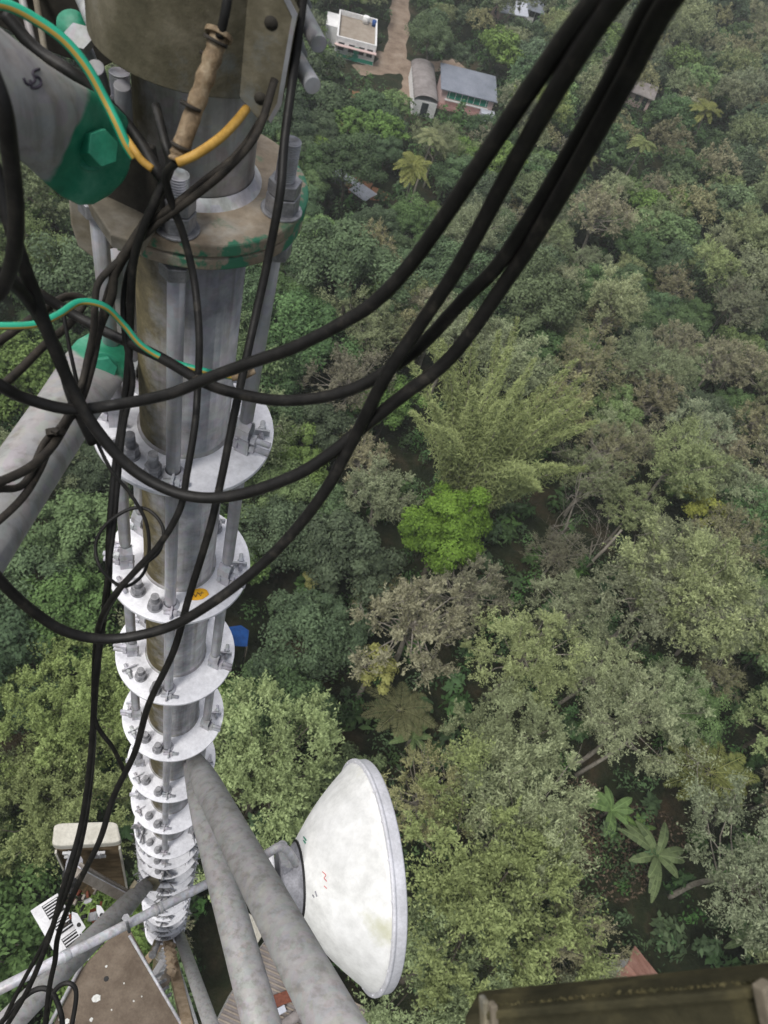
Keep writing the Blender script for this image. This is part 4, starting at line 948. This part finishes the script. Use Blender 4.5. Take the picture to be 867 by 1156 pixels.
# white flat-roofed house
a1, w1 = ang((385, 14.5), (428.6, 26), 3.6); _, d1 = ang((385, 14.5), (377, 44), 3.6)
t_, part, w, d, h = house('flat_roofed_house', (403, 36), (w1, d1, ), 2.3, a1, 'white flat roofed house with a raised parapet and brown roof floor beside the dirt road', 'flat', 'wallwhite', 'slabroof')
part(MB().box((0, 0, h + .01), (w - .5, d - .5, .06)), 'roof', 'slabroof')
for s, q in (((0, d / 2 - .12, h + .35), (w, .24, .7)), ((0, -d / 2 + .12, h + .35), (w, .24, .7)), ((w / 2 - .12, 0, h + .35), (.24, d - .48, .7)), ((-w / 2 + .12, 0, h + .35), (.24, d - .48, .7))): part(MB().box(s, q), 'parapet', 'wallwhite')
part(MB().box((0, -d / 2 - .35, h - .35), (w + .3, .7, .12)), 'sun_shade', 'wallpink')
for k in (-.36, -.1, .15, .36):
    o = part(MB().box((w * k, -d / 2 - .01, 1.7), (.9, .06, 1.1)), 'window', 'window'); part(MB().box((w * k, -d / 2 - .05, 1.08), (1.1, .12, .08)), 'sill', 'wallwhite', o)
part(MB().box((w * .03, -d / 2 - .012, 1.05), (.9, .06, 2.1)), 'door', 'greenpaint2')
part(MB().box((0, -d / 2 - .015, .35), (w * .98, .04, .5)), 'painted_band', 'greenpaint2')
part(MB().tube([(w * .2, d * .38, h + .1), (w * .2, d * .38, h + 1.1)], .5, 18), 'water_tank', 'wallwhite')
part(MB().tube([(w * .42, d * .36, h + .1), (w * .42, d * .36, h + .9)], .35, 18), 'water_tank', 'bluetarp')
part(MB().box((-w / 2 - .9, d * .1, 1.4), (1.8, d * .5, 2.8)), 'annex', 'wallwhite')
# hall with blue-grey roof
a2, w2 = ang((498.5, 77), (558, 92), 4.0); _, d2 = ang((498.5, 77), (498, 99), 3.6)
t_, part, w, d, h = house('roadside_shop', (528, 97), (w2 * .97, d2 * .92), 2.5, a2, 'long shop with a plain blue grey roof, green front and pink base', 'mono', 'wallpink', 'blueroof')
part(MB().prism([(-w / 2 - .4, d / 2 + .3, h + .9), (-w / 2 - .4, -d / 2 - .5, h + .05), (-w / 2 - .4, -d / 2 - .5, h + .17), (-w / 2 - .4, d / 2 + .3, h + 1.02)], (w + .8, 0, 0)), 'roof', 'blueroof')
mb = MB()
for k in range(26): mb.prism([(-w / 2 - .3 + k * (w + .6) / 26, d / 2 + .28, h + 1.02), (-w / 2 - .3 + k * (w + .6) / 26, -d / 2 - .48, h + .17), (-w / 2 - .3 + k * (w + .6) / 26, -d / 2 - .48, h + .2), (-w / 2 - .3 + k * (w + .6) / 26, d / 2 + .28, h + 1.05)], (.06, 0, 0))
part(mb, 'roof_ribs', 'blueroof')
part(MB().box((0, -d / 2 - .05, 1.9), (w * .78, .12, .95)), 'shop_front', 'greenpaint2')
part(MB().box((0, -d / 2 - .12, 1.15), (w * .84, .4, .16)), 'counter', 'wallwhite')
for k in range(7): part(MB().box((w * (-.36 + .12 * k), -d / 2 - .13, 1.9), (.08, .06, .95)), 'post', 'wallwhite')
part(MB().box((w * .42, -d / 2 - 1.0, .6), (2.2, 1.5, 1.2)), 'stall', 'pale'); part(MB().box((-w * .1, -d / 2 - .5, .2), (w, 1.0, .4)), 'plinth', 'wallred')
# barrel roofed shed between road and shop
a3, w3 = ang((478, 73), (482, 114), 2.6)
t_, part, w, d, h = house('shed', (479, 94), (w3, 3.4), 2.2, a3, 'narrow shed with a weathered grey rounded roof between the road and the shop', 'barrel', 'wallwhite', 'greyroof')
mb = MB(); v = []; n = 14; nn_ = 40
for i in range(nn_ + 1):
    for k in range(n + 1):
        a = math.pi * k / n; rr = 1.85 + .035 * math.sin(i * 2.1); v.append((-w / 2 - .2 + (w + .4) * i / nn_, math.cos(a) * rr, h + .02 + math.sin(a) * .9 * rr / 1.85))
mb.add(v, [(i * (n + 1) + k, i * (n + 1) + k + 1, (i + 1) * (n + 1) + k + 1, (i + 1) * (n + 1) + k) for i in range(nn_) for k in range(n)], True); part(mb, 'roof', 'greyroof')
part(MB().box((w / 2 + .02, 0, 1.0), (.06, 1.0, 2.0)), 'door', 'window')
# gable houses
def gable(cpx, w, d, h, rot, label, roof, wall):
    t_, part, w, d, h = house('gabled_house', cpx, (w, d), h, rot, label, 'gable', wall, roof)
    for s in (-1, 1):
        part(MB().prism([(-w / 2 - .4, 0, h + 1.2), (-w / 2 - .4, s * (d / 2 + .5), h - .15), (-w / 2 - .4, s * (d / 2 + .5), h - .03), (-w / 2 - .4, 0, h + 1.32)], (w + .8, 0, 0)), 'roof', roof)
    for s in (-1, 1): part(MB().prism([(s * w / 2 * .998, -d / 2, h), (s * w / 2 * .998, d / 2, h), (s * w / 2 * .998, 0, h + 1.15)], (-s * .1, 0, 0)), 'gable', wall)
    part(MB().box((0, -d / 2 - .01, 1.5), (.9, .06, 1.0)), 'window', 'window'); part(MB().box((w * .3, -d / 2 - .01, 1.0), (.9, .06, 2.0)), 'door', 'window'); part(MB().box((-w / 2 - .01, 0, 1.5), (.06, .9, 1.0)), 'window', 'window')
a4, _ = ang((711, 92), (737, 102), 2.5)
gable((723, 101), 4.6, 3.4, 2.3, a4, 'small pinkish house with a weathered roof alone among the trees at upper right', 'greyroof', 'wallpink')
gable((576, 9), 5.0, 4.0, 2.4, a4 + .5, 'pale pinkish house at the top edge, half hidden by trees', 'pale', 'wallpink')
gable((602, 8), 3.4, 2.6, 2.2, a4 + .2, 'small blue grey roofed house at the top edge beside the pinkish one', 'blueroof', 'wallwhite')
gable((866, 6), 5.0, 4.0, 2.2, a4 + .2, 'brownish roofed house in the top right corner', 'tileroof', 'wallpink')
gable((722, 1122), 3.0, 2.8, 3.2, ang((692, 1076), (735, 1103), 3.5)[0] - .4, 'red tiled roof corner showing just above the mossy beam', 'tileroof', 'wallwhite')
# lean-to with pale sheets near red soil
lt = thing('sheet_metal_shelter', at(404, 206, 0), 'low pale sheet roof over bare orange soil in the upper forest', 'shelter')
a5, w5 = ang((380, 194), (423, 222), 1.6)
p0, p1 = at(379, 193, 1.6), at(421, 222, 1.6); dd = (p1 - p0).normalized(); sd = Vector((-dd.y, dd.x, 0))
MB().prism([p0 + sd * .9, p1 + sd * .9, p1 - sd * .5, p0 - sd * .5], (0, 0, .05)).build('roof_sheet', M['pale'], lt)
MB().prism([p0.lerp(p1, .55) - sd * .5, p1 - sd * .5, p1 - sd * 1.5 - Vector((0, 0, .2)), p0.lerp(p1, .55) - sd * 1.4 - Vector((0, 0, .2))], (0, 0, .05)).build('roof_sheet', M['pale'], lt)
for q in (p0, p1, p0.lerp(p1, .5)):
    MB().cyl(Vector((q.x, q.y, 0)), q, .06, 8).build('post', M['bark'], lt)
MB().box(p0.lerp(p1, .1) + Vector((0, .8, -1.1)), (1.6, 1.2, 1.0)).build('crate', M['pale'], lt)
c = at(272, 719, 4.0); tp = thing('blue_tarp', (c.x, c.y, 0), 'blue tarpaulin hung low in the trees to the right of the ring plates', 'tarpaulin')
q = [at(x, y, 4 + z) for x, y, z in ((258, 708, .6), (272, 706, .7), (281, 712, .5), (279, 730, -.6), (262, 729, -.6))]
MB().prism(q, (0, 0, .03)).build('sheet', M['bluetarp'], tp)
for k in (0, 2, 3): MB().cyl(Vector((q[k].x, q[k].y, 0)), q[k], .04, 6).build('pole', M['bark'], tp)
clear.append((c.x, c.y + .5, 2.6))
# equipment shelter under the tower, corrugated roof
hz = 3.0
q = [at(x, y, hz) for x, y in ((299, 1062), (446, 1162), (380, 1290), (200, 1240), (262, 1120))]
cs = sum(q, Vector()) / 5; sh = thing('equipment_shelter', (cs.x, cs.y, 0), 'shelter with a ribbed grey roof straight below the braces at the bottom', 'shelter')
MB().prism([Vector((v.x, v.y, 0)) for v in q], (0, 0, hz - .02)).build('wall', M['wallwhite'], sh)
MB().prism(q, (0, 0, .06)).build('roof', M['greyroof'], sh)
u = (at(350, 1100, hz) - at(299, 1077, hz)).normalized(); vv = Vector((-u.y, u.x, 0)); mb = MB()
from mathutils.geometry import intersect_line_line_2d
for k in range(-70, 70):
    o = q[0] + vv * k * .26; hits = []
    for i in range(5):
        a, b = q[i], q[(i + 1) % 5]; s = intersect_line_line_2d((o - u * 60).xy, (o + u * 60).xy, a.xy, b.xy)
        if s and 0 <= (s - a.xy).dot(b.xy - a.xy) <= (b - a).xy.length_squared: hits.append(s)
    if len(hits) >= 2:
        hits.sort(key=lambda s: s.dot(u.xy)); a = Vector((*hits[0], hz + .10)); b = Vector((*hits[-1], hz + .10)); mb.bar(a, b, .10, .08, (0, 0, 1))
rib = mb.build('roof_ribs', M['slabroof'], sh)
for v in q: clear.append((v.x, v.y, 2.0))
clear.append((cs.x, cs.y, 5.5))
rs = tag(MB().prism([at(x, y, hz + .2) for x, y in ((296, 1128), (338, 1113), (342, 1126), (300, 1142))], (0, 0, .05)).build('rusty_sheet', M['redpaint']), 'rust red metal sheet lying on the ribbed shelter roof', 'metal sheet')
for x, y, s, l in ((333, 1113, .55, 'white block lying on the ribbed roof above the rust red sheet'), (344, 1122, .4, 'small pale blue block at the right end of the rust red sheet')):
    c = at(x, y, hz + .4); tag(MB().box(c, (s * 1.5, s, .3), Matrix.Rotation(.6, 3, 'Z')).build('block', M['pale' if s < .5 else 'wallwhite'], bevel=.03), l, 'block')
a, b = at(300, 1150, hz + .3), at(322, 1138, hz + .3); tag(MB().bar(a, b, .35, .12).build('plank', M['pale']), 'pale flat plank on the ribbed roof below the rust red sheet', 'plank')
a, b = at(318, 1160, hz + .4), at(354, 1132, hz + .4); tag(MB().tube([a, b], .3, 14).build('duct', M['greyroof']), 'thick grey pipe lying on the ribbed roof between the two braces', 'pipe')
# cabinet on the ground beside the shelter
cz = 1.6; q = [at(x, y, cz) for x, y in ((274, 1027), (301, 1046), (288, 1068), (262, 1048))]
cs = sum(q, Vector()) / 4; cb = thing('outdoor_cabinet', (cs.x, cs.y, 0), 'pale cabinet with a dark red side standing beside the ribbed shelter roof', 'cabinet')
MB().prism([Vector((v.x, v.y, 0)) for v in q], (0, 0, cz - .06)).build('body', M['redpaint'], cb); MB().prism([cs + (v - cs) * 1.05 for v in q], (0, 0, .08)).build('lid', M['cream'], cb, .02)
clear.append((cs.x, cs.y, 2.2))
# ---------------------------------------------------------------- trees the photograph singles out
def near(kind, var, px, py, sc, label, rz=None, **k):
    l = crown_at(kind, var, px, py, sc); e = put(kind, var, l, rng.uniform(0, 6.28) if rz is None else rz, sc, label, **k)
    R = LIB[kind][var % len(LIB[kind])][3] * (sc[0] if hasattr(sc, '__len__') else sc)
    if kind == 'banana': R *= .5
    placed.append((l.x, l.y, R)); return e
near('bamboo', 0, 566, 478, (1.75, 1.75, 1.45), 'tall feathery yellow green bamboo clump fanning out behind the bright green tree', cat='bamboo', rz=.4)
near('bright', 0, 507, 594, (1.2, 1.2, 1.15), 'bright green round tree, most vivid of all, in front of the bamboo')
near('palm', 2, 450, 800, .75, 'young palm with low fronds among dark plants above the dish', cat='palm', name='young_palm')
near('palm', 2, 800, 872, .95, 'low yellowish palm at lower right beside the bare orange soil', cat='palm', name='young_palm')
near('palm', 0, 472, 183, .78, 'coconut palm with a pale trunk left of centre, front one of the close pair', cat='palm', rz=-1.9)
near('palm', 1, 486, 152, .72, 'coconut palm just behind another one left of centre', cat='palm', rz=.5)
near('palm', 0, 803, 127, .85, 'coconut palm right of the small pinkish house', cat='palm', rz=2.5)
near('palm', 1, 726, 160, .7, 'coconut palm just below the small pinkish house', cat='palm', rz=1.)
near('palm', 0, 667, 182, .62, 'yellowish coconut palm beside the right hand cable strand', cat='palm', rz=3.)
near('banana', 0, 742, 966, 1.3, 'banana plant with broad open leaves at the lower right, near the bare soil', cat='plant')
near('banana', 1, 690, 915, 1.2, 'banana plant in the clearing above the larger one', cat='plant')
near('banana', 2, 720, 935, .7, 'small banana plant between the two in the clearing', cat='plant')
near('banana', 2, 466, 832, .9, 'bluish banana plant in the dark gap above the dish', cat='plant')
near('banana', 1, 490, 855, .8, 'second banana plant in the dark gap above the dish', cat='plant')
near('banana', 0, 840, 1060, .9, 'banana plant at the lower right above the mossy beam', cat='plant')
near('banana', 1, 565, 1048, .6, 'small banana plant by the mossy beam', cat='plant')
near('yellow', 0, 797, 572, (1.15, 1.15, .9), 'small tree with a flat yellow crown at the right', name='tree')
near('yellow', 0, 425, 748, (.9, .9, .9), 'yellow green bushy tree beside the brown leaved one left of centre')
near('yellow', 0, 357, 652, .55, 'tiny light green tree in the dark hollow right of the ring plates')
NAMED = [
 ('pale', 0, 300, 865, 1.15, 'broad yellow green tree beside the white ring plates, above the dish'),
 ('mid', 0, 70, 595, 1.0, 'bright mid green tree left of the first ring plates below the brace'),
 ('mid', 1, 85, 690, .95, 'mid green tree left of the lowest cable loop'),
 ('mid', 1, 318, 550, .8, 'yellow tinged green tree just right of the first white plate'),
 ('pale', 1, 30, 285, .9, 'pale green tree at the left edge under the blurred cable'),
 ('pale', 1, 65, 800, .9, 'pale tree at the left edge beside the hanging cables'),
 ('pale', 0, 120, 790, .75, 'pale flowering tree just left of the stacked plates'),
 ('pale', 1, 65, 905, .85, 'yellow green tree above the cream box antenna'),
 ('olive', 0, 430, 555, .75, 'round grey green tree left of the bright green one'),
 ('brown', 0, 470, 700, 1.15, 'brownish leaved tree left of centre under the bright green one'),
 ('brown', 1, 530, 665, .9, 'thin brownish tree right below the bright green one'),
 ('pale', 0, 575, 840, .95, 'olive domed tree in the middle of the lower forest'),
 ('olive', 1, 596, 735, .9, 'grey green tree between the bare fallen trunk and the brown tree'),
 ('olive', 2, 742, 668, 1.0, 'wide grey green tree right of the fallen trunk'),
 ('olive', 3, 790, 660, 1.1, 'large soft olive tree at the right'),
 ('olive', 0, 760, 785, .75, 'small round grey green tree at the right'),
 ('brown', 2, 485, 895, .8, 'sparse brownish tree beside the top of the dish'),
 ('olive', 2, 598, 922, 1.0, 'olive grey tree right of the dish'),
 ('pale', 1, 565, 1010, 1.22, 'biggest yellow green tree, between the dish and the mossy beam'),
 ('pale', 0, 500, 1090, 1.0, 'pale green tree under the dish rim'),
 ('olive', 3, 858, 978, .95, 'grey green feathery tree right of the banana plants'),
 ('dark', 0, 390, 620, .95, 'dark green tree in the hollow right of the ring plates'),
 ('dark', 1, 358, 712, .8, 'very dark tree right of the lower ring plates'),
 ('mid', 2, 610, 330, 1.1, 'bright mid green tree right of the cable crossing'),
 ('mid', 0, 700, 460, .8, 'fresh green tree among grey ones right of the bamboo'),
 ('brown', 0, 640, 450, .9, 'pinkish brown tree just right of the bamboo'),
 ('brown', 1, 690, 505, .8, 'sparse brown tree over the bare branches'),
 ('brown', 2, 395, 425, .85, 'brown crowned tree behind the cable crossing'),
 ('brown', 1, 680, 235, 1.0, 'brownish grey tree right of the cables in the upper forest'),
 ('mid', 1, 610, 215, .9, 'fresh yellow green tree between the two cable strands'),
 ('dark', 2, 400, 290, 1.1, 'dark tree right of the mossy flange'),
 ('mid', 2, 490, 36, .8, 'fresh green tree right of the dirt road at the top'),
 ('mid', 0, 360, 60, .7, 'light green tree beside the white flat roofed house'),
]
for a in NAMED: near(*a)
# bare trees
for (px, py, s, rz, tl, lab) in ((650, 565, 1.35, .3, (.35, .25), 'bare pale branched tree leaning in the middle of the forest'), (640, 470, .85, 2.2, (.1, -.2), 'leafless pale tree at the right edge of the bamboo'), (700, 600, .7, 4.0, (.3, .5), 'bare grey trunk standing clear in a dark gap'), (830, 800, 1.0, 1.0, (.4, -.5), 'bare brown branches at the right edge of the lower forest'), (720, 50, .8, 1.0, (0, .1), 'leafless pale tree at the top of the far forest')):
    p = at(px, py, 6); e = thing('bare_tree', (p.x, p.y, 0), lab, 'tree'); e.rotation_euler = (tl[0], tl[1], rz); e.scale = (s, s, s)
    o = bpy.data.objects.new('trunk', BARE); COL.objects.link(o); o.parent = e
for (x0, y0, x1, y1, lab) in ((662, 640, 702, 598, 'straight bare pole like trunk lying in the gap right of centre'), (650, 875, 712, 835, 'fallen grey log right of centre in the lower forest')):
    a, b = at(x0, y0, 1.5), at(x1, y1, 5.5); tag(MB().tube([a, a.lerp(b, .5) + Vector((.1, 0, .1)), b], [.16, .14, .09], 8).build('fallen_trunk', M['palebark']), lab, 'trunk')
# ---------------------------------------------------------------- the rest of the forest
def pick(px, py):
    r = rng.random()
    left = px < 400 - (py - 400) * .05
    if py < 230: tb = (('dark', .50), ('mid', .27), ('olive', .12), ('brown', .08), ('pale', .03)) if px < 640 else (('dark', .36), ('mid', .22), ('olive', .25), ('brown', .14), ('pale', .03))
    elif left: tb = (('dark', .52), ('mid', .30), ('pale', .10), ('olive', .05), ('brown', .03))
    elif py < 420: tb = (('dark', .30), ('mid', .12), ('olive', .36), ('brown', .20), ('pale', .02))
    else: tb = (('olive', .52), ('brown', .16), ('pale', .17), ('dark', .09), ('mid', .06))
    for k, p_ in tb:
        if r < p_: return k
        r -= p_
    return 'dark'
LAB = {'dark': 'dark green broadleaf tree in the dense forest around the tower', 'mid': 'mid green leafy tree in the dense forest', 'olive': 'grey green fine leaved tree in the forest', 'pale': 'pale yellow green tree in the forest', 'brown': 'brownish thin leaved tree with bare twigs showing'}
GRP = {'dark': 'dark green forest trees', 'mid': 'mid green forest trees', 'olive': 'grey green forest trees', 'pale': 'pale yellow green forest trees', 'brown': 'brownish forest trees'}
pts = []; grid = {}
def ok(x, y, r):
    for (a, b, c) in placed:
        if (a - x) ** 2 + (b - y) ** 2 < (c * .62 + r * .62) ** 2: return False
    for (a, b, c) in clear:
        if (a - x) ** 2 + (b - y) ** 2 < (c + r * .78) ** 2: return False
    return True
PROT = [(372, 10, 432, 66, .9), (436, 0, 462, 84, .5), (380, 68, 470, 86, .5), (466, 72, 562, 124, .9), (378, 188, 432, 224, .8), (706, 90, 740, 120, .9), (560, 0, 612, 20, .6), (464, 550, 552, 634, .8), (470, 410, 625, 600, .75), (455, 165, 495, 225, .7), (785, 110, 825, 150, .6), (715, 145, 740, 180, .6), (655, 165, 680, 195, .6), (775, 562, 815, 584, .6), (262, 706, 284, 732, .8), (665, 890, 775, 1000, .8), (415, 780, 480, 815, .7), (755, 850, 845, 910, .6), (660, 596, 705, 642, .7), (450, 815, 500, 870, .6), (690, 1074, 736, 1104, .8), (600, 540, 690, 600, .4), (286, 1050, 445, 1156, 1), (262, 1026, 300, 1070, 1)]
def covers(kind, var, x, y, sc, R):
    hc = LIB[kind][var % len(LIB[kind])][2] * sc; q = proj((x, y, hc)); r = R * F / q[2]
    for (x0, y0, x1, y1, k) in PROT:
        dx = max(x0 - q[0], 0, q[0] - x1); dy = max(y0 - q[1], 0, q[1] - y1)
        if math.hypot(dx, dy) < r * k and q[1] > y0 - r * .3: return True
    return False
cand = 0
fixed = len(placed)
sel = []
order = [(rng.uniform(-75, 150), rng.uniform(-30, 215)) for _ in range(60000)]
for (x, y) in order:
    q = proj((x, y, 7));
    if q[2] <= 0 or not (-70 < q[0] < 950 and -75 < q[1] < 1270): continue
    kind = pick(q[0], q[1]); var = int(rng.integers(0, 9)); sc = rng.uniform(.5, .98) * (1.0 if y > 60 else 1.12); R = LIB[kind][var % len(LIB[kind])][3] * sc
    R_ = R * (1.1 if y < 45 else 1.0)
    if ok(x, y, R_) and not covers(kind, var, x, y, sc, R): placed.append((x, y, R_)); sel.append((math.hypot(math.hypot(x, y), H), x, y, kind, var, sc))
sel.sort()
print('random trees', len(sel), 'named', fixed)
NI = 255
LM = [('the flat roofed house', 403, 38), ('the dirt road', 450, 45), ('the blue grey roofed shop', 528, 98), ('the paired coconut palms', 478, 170), ('the pale sheet shelter', 404, 206), ('the small pinkish house', 723, 102), ('the bamboo clump', 560, 490), ('the vivid green tree', 507, 594), ('the white dish', 400, 987), ('the banana plants', 730, 950), ('the mossy beam', 720, 1110), ('the small yellow tree', 797, 572), ('the topmost ring plate', 208, 482), ('the lowest ring plates', 187, 1030), ('the cream box antenna', 97, 960), ('the rusty flange', 230, 240), ('the cable crossing', 430, 440), ('the blue tarpaulin', 272, 718), ('the top right corner', 860, 5), ('the leaning bare tree', 650, 565), ('the low yellowish palm', 800, 872), ('the right edge', 867, 720), ('the upper right edge', 867, 300), ('the left edge', 0, 640), ('the lower left edge', 0, 860), ('the bottom right corner', 867, 1150), ('the looping feeder cables', 340, 560), ('the paired cable strands', 590, 230), ('the fallen grey log', 680, 855)]
KN = {'dark': 'dark green', 'mid': 'mid green', 'olive': 'grey green', 'pale': 'pale green', 'brown': 'thin brownish'}
def where(x, y, kind, var, sc):
    q = proj((x, y, LIB[kind][var % len(LIB[kind])][2] * sc)); n_, lx, ly = min(LM, key=lambda m: (m[1] - q[0]) ** 2 + (m[2] - q[1]) ** 2); dx, dy = q[0] - lx, q[1] - ly; d = math.hypot(dx, dy)
    a = math.degrees(math.atan2(-dy, dx)) % 360; w_ = ['right of', 'above and right of', 'above', 'above and left of', 'left of', 'below and left of', 'below', 'below and right of'][int((a + 22.5) // 45) % 8]
    return '%s tree %s%s %s' % (KN[kind], 'just ' if d < 60 else ('well ' if d > 130 else ''), w_, n_), q[0]
keys = {}
for i, (dst, x, y, kind, var, sc) in enumerate(sel[:NI]): l_, px_ = where(x, y, kind, var, sc); keys.setdefault(l_, []).append((px_, i))
labs = {}
ON = ['leftmost', 'second from left', 'third from left', 'fourth from left', 'fifth from left', 'sixth from left', 'seventh from left'] + ['%dth from left' % k_ for k_ in range(8, 60)]
for l_, it in keys.items():
    it.sort()
    for j, (px_, i) in enumerate(it): labs[i] = l_ if len(it) == 1 else (l_ + ', ' + (ON[j] if j < len(it) - 1 else 'rightmost') + (' of %d' % len(it) if len((l_ + ON[j]).split()) < 14 else ''))
for i_, (dst, x, y, kind, var, sc) in enumerate(sel[:NI]):
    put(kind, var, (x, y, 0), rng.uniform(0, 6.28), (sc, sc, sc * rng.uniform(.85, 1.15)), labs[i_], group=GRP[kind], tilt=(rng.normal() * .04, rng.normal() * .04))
far = sel[NI:]
if far:
    for kind in ('dark', 'mid', 'olive', 'pale', 'brown'):
        vs = []; ts = []; rs_ = []
        src = []
        for var in range(2):
            me = LIB[kind][var][0]; v = np.empty(len(me.vertices) * 3, np.float32); me.vertices.foreach_get('co', v); v = v.reshape(-1, 4, 3)
            tt = np.empty(len(me.polygons), np.float32); me.attributes['tint'].data.foreach_get('value', tt)
            keep = np.arange(0, len(v), 3); v = v[keep]; c = v.mean(1, keepdims=True); v = c + (v - c) * 1.6; src.append((v, tt[keep]))
        for (dst, x, y, k2, var, sc) in far:
            if k2 != kind: continue
            v, tt = src[var % 2]; a = rng.uniform(0, 6.28); ca, sa = math.cos(a), math.sin(a); Rm = np.array([[ca, -sa, 0], [sa, ca, 0], [0, 0, 1]])
            vs.append((v @ Rm.T * sc + np.array([x, y, 0])).reshape(-1, 3)); ts.append(tt); rs_.append(np.full(len(tt), rng.random()))
        if vs:
            me = quad_object('distant_forest', np.concatenate(vs), np.concatenate(ts), FM[kind], rnd=np.concatenate(rs_)); o = bpy.data.objects.new('distant_forest', me); COL.objects.link(o)
            tag(o, 'far %s tree crowns merging into one mass at the top of the frame' % {'dark': 'dark green', 'mid': 'mid green', 'olive': 'grey green', 'pale': 'pale green', 'brown': 'brownish'}[kind], 'forest', None, 'stuff')
# undergrowth: countless low leaves
def inclear(x, y):
    m = np.zeros(len(x), bool)
    for (a, b, c) in clear: m |= (x - a) ** 2 + (y - b) ** 2 < (c * .92) ** 2
    return m
N = 8500
bx_ = rng.uniform(-60, 110, N); by_ = rng.uniform(-25, 165, N); k = ~inclear(bx_, by_); bx_, by_ = bx_[k], by_[k]
vs = []; ts = []; rs_ = []
for x, y in zip(bx_, by_):
    q = proj((x, y, 1))
    if q[2] <= 0 or not (-40 < q[0] < 910 and -40 < q[1] < 1200): continue
    near_ = q[2] < 75; n = 70 if near_ else 30; r = rng.uniform(.5, 1.5); hgt = rng.uniform(.5, 3.4); ct = rng.uniform(-.2, .25)
    d = nrm(rng.normal(size=(n, 3)) + np.array([0, 0, .6])); p = np.array([x, y, hgt * .5]) + d * np.array([r, r, hgt * .6]) * rng.uniform(.4, 1, (n, 1)); p[:, 2] = np.maximum(p[:, 2], .08)
    big = rng.random() < .25; L_ = (.75 if big else .36) * (1 if near_ else 1.3)
    vs.append(leaf_mesh(p, d + rng.normal(size=(n, 3)) * .4 + np.array([0, 0, .6]), L_ * rng.uniform(.6, 1.2, n), L_ * .42, d if big else None)); ts.append(.42 + ct + rng.normal(size=n) * .15); rs_.append(np.full(n, rng.random()))
lc = at(700, 945, 0)
if True:
    n = 1700; a_ = rng.uniform(0, 6.28, n); r_ = 3.6 * np.sqrt(rng.random(n)) * (1 + .3 * np.sin(3 * a_)); pp = np.stack([lc.x + np.cos(a_) * r_ * 1.2, lc.y + np.sin(a_) * r_, rng.uniform(.05, .3, n)], 1)
    ml = quad_object('leaf_litter', leaf_mesh(pp, rng.normal(size=(n, 3)) * .4 + np.array([0, 0, 1.]), .3 * rng.uniform(.5, 1.4, n), .14), .3 + rng.normal(size=n) * .25, foliage('dry_fallen_leaves', (.05, .036, .022), (.22, .165, .11))); ol = bpy.data.objects.new('leaf_litter', ml); COL.objects.link(ol)
    tag(ol, 'reddish brown fallen leaves in the clearing with the banana plants', 'leaf litter', None, 'stuff')
me = quad_object('undergrowth', np.concatenate(vs), np.concatenate(ts), FM['bush'], rnd=np.concatenate(rs_)); o = bpy.data.objects.new('undergrowth', me); COL.objects.link(o)
tag(o, 'dark leafy undergrowth covering the forest floor between the trees', 'undergrowth', None, 'stuff')

# ---------------------------------------------------------------- light
sun_el, sun_az = math.radians(58), math.radians(245)
w = bpy.data.worlds.new('World'); S.world = w; w.use_nodes = True; nt = w.node_tree
bg = nt.nodes['Background']; sky = nt.nodes.new('ShaderNodeTexSky'); sky.sky_type = 'NISHITA'; sky.sun_disc = False; sky.sun_elevation = sun_el; sky.sun_rotation = math.radians(180) - sun_az; sky.air_density = 1.0; sky.dust_density = 4.0; sky.ozone_density = 1.0
hs = nt.nodes.new('ShaderNodeHueSaturation'); hs.inputs['Saturation'].default_value = .35; nt.links.new(sky.outputs[0], hs.inputs['Color']); nt.links.new(hs.outputs[0], bg.inputs[0]); bg.inputs[1].default_value = .15
sd = bpy.data.lights.new('sun', 'SUN'); sd.energy = 2.3; sd.angle = math.radians(14); sd.color = (1, .97, .92)
so = bpy.data.objects.new('sun', sd); COL.objects.link(so); so.rotation_euler = (math.pi / 2 - sun_el, 0, sun_az - math.pi / 2 + math.pi)
so.rotation_euler = (Vector((math.cos(sun_az) * math.cos(sun_el), math.sin(sun_az) * math.cos(sun_el), math.sin(sun_el)))).to_track_quat('Z', 'Y').to_euler()
S.view_settings.view_transform = 'Standard'; S.view_settings.look = 'None'; S.view_settings.exposure = 0; S.view_settings.gamma = 1
S.cycles.use_denoising = True; S.cycles.max_bounces = 5; S.cycles.diffuse_bounces = 3; S.cycles.glossy_bounces = 2; S.cycles.transmission_bounces = 2; S.cycles.transparent_max_bounces = 4
# light haze hanging over the valley
vm = bpy.data.materials.new('valley_haze'); vm.use_nodes = True; vn = vm.node_tree; vn.nodes.clear()
vo = vn.nodes.new('ShaderNodeOutputMaterial'); vs_ = vn.nodes.new('ShaderNodeVolumeScatter'); vs_.inputs['Color'].default_value = (.93, .97, 1, 1); vs_.inputs['Density'].default_value = .00055; vs_.inputs['Anisotropy'].default_value = .2
vn.links.new(vs_.outputs[0], vo.inputs['Volume'])
hz_ = MB().box((20, 110, 24.9), (420, 340, 49)).build('haze', vm); tag(hz_, kind='structure'); S.cycles.volume_bounces = 1
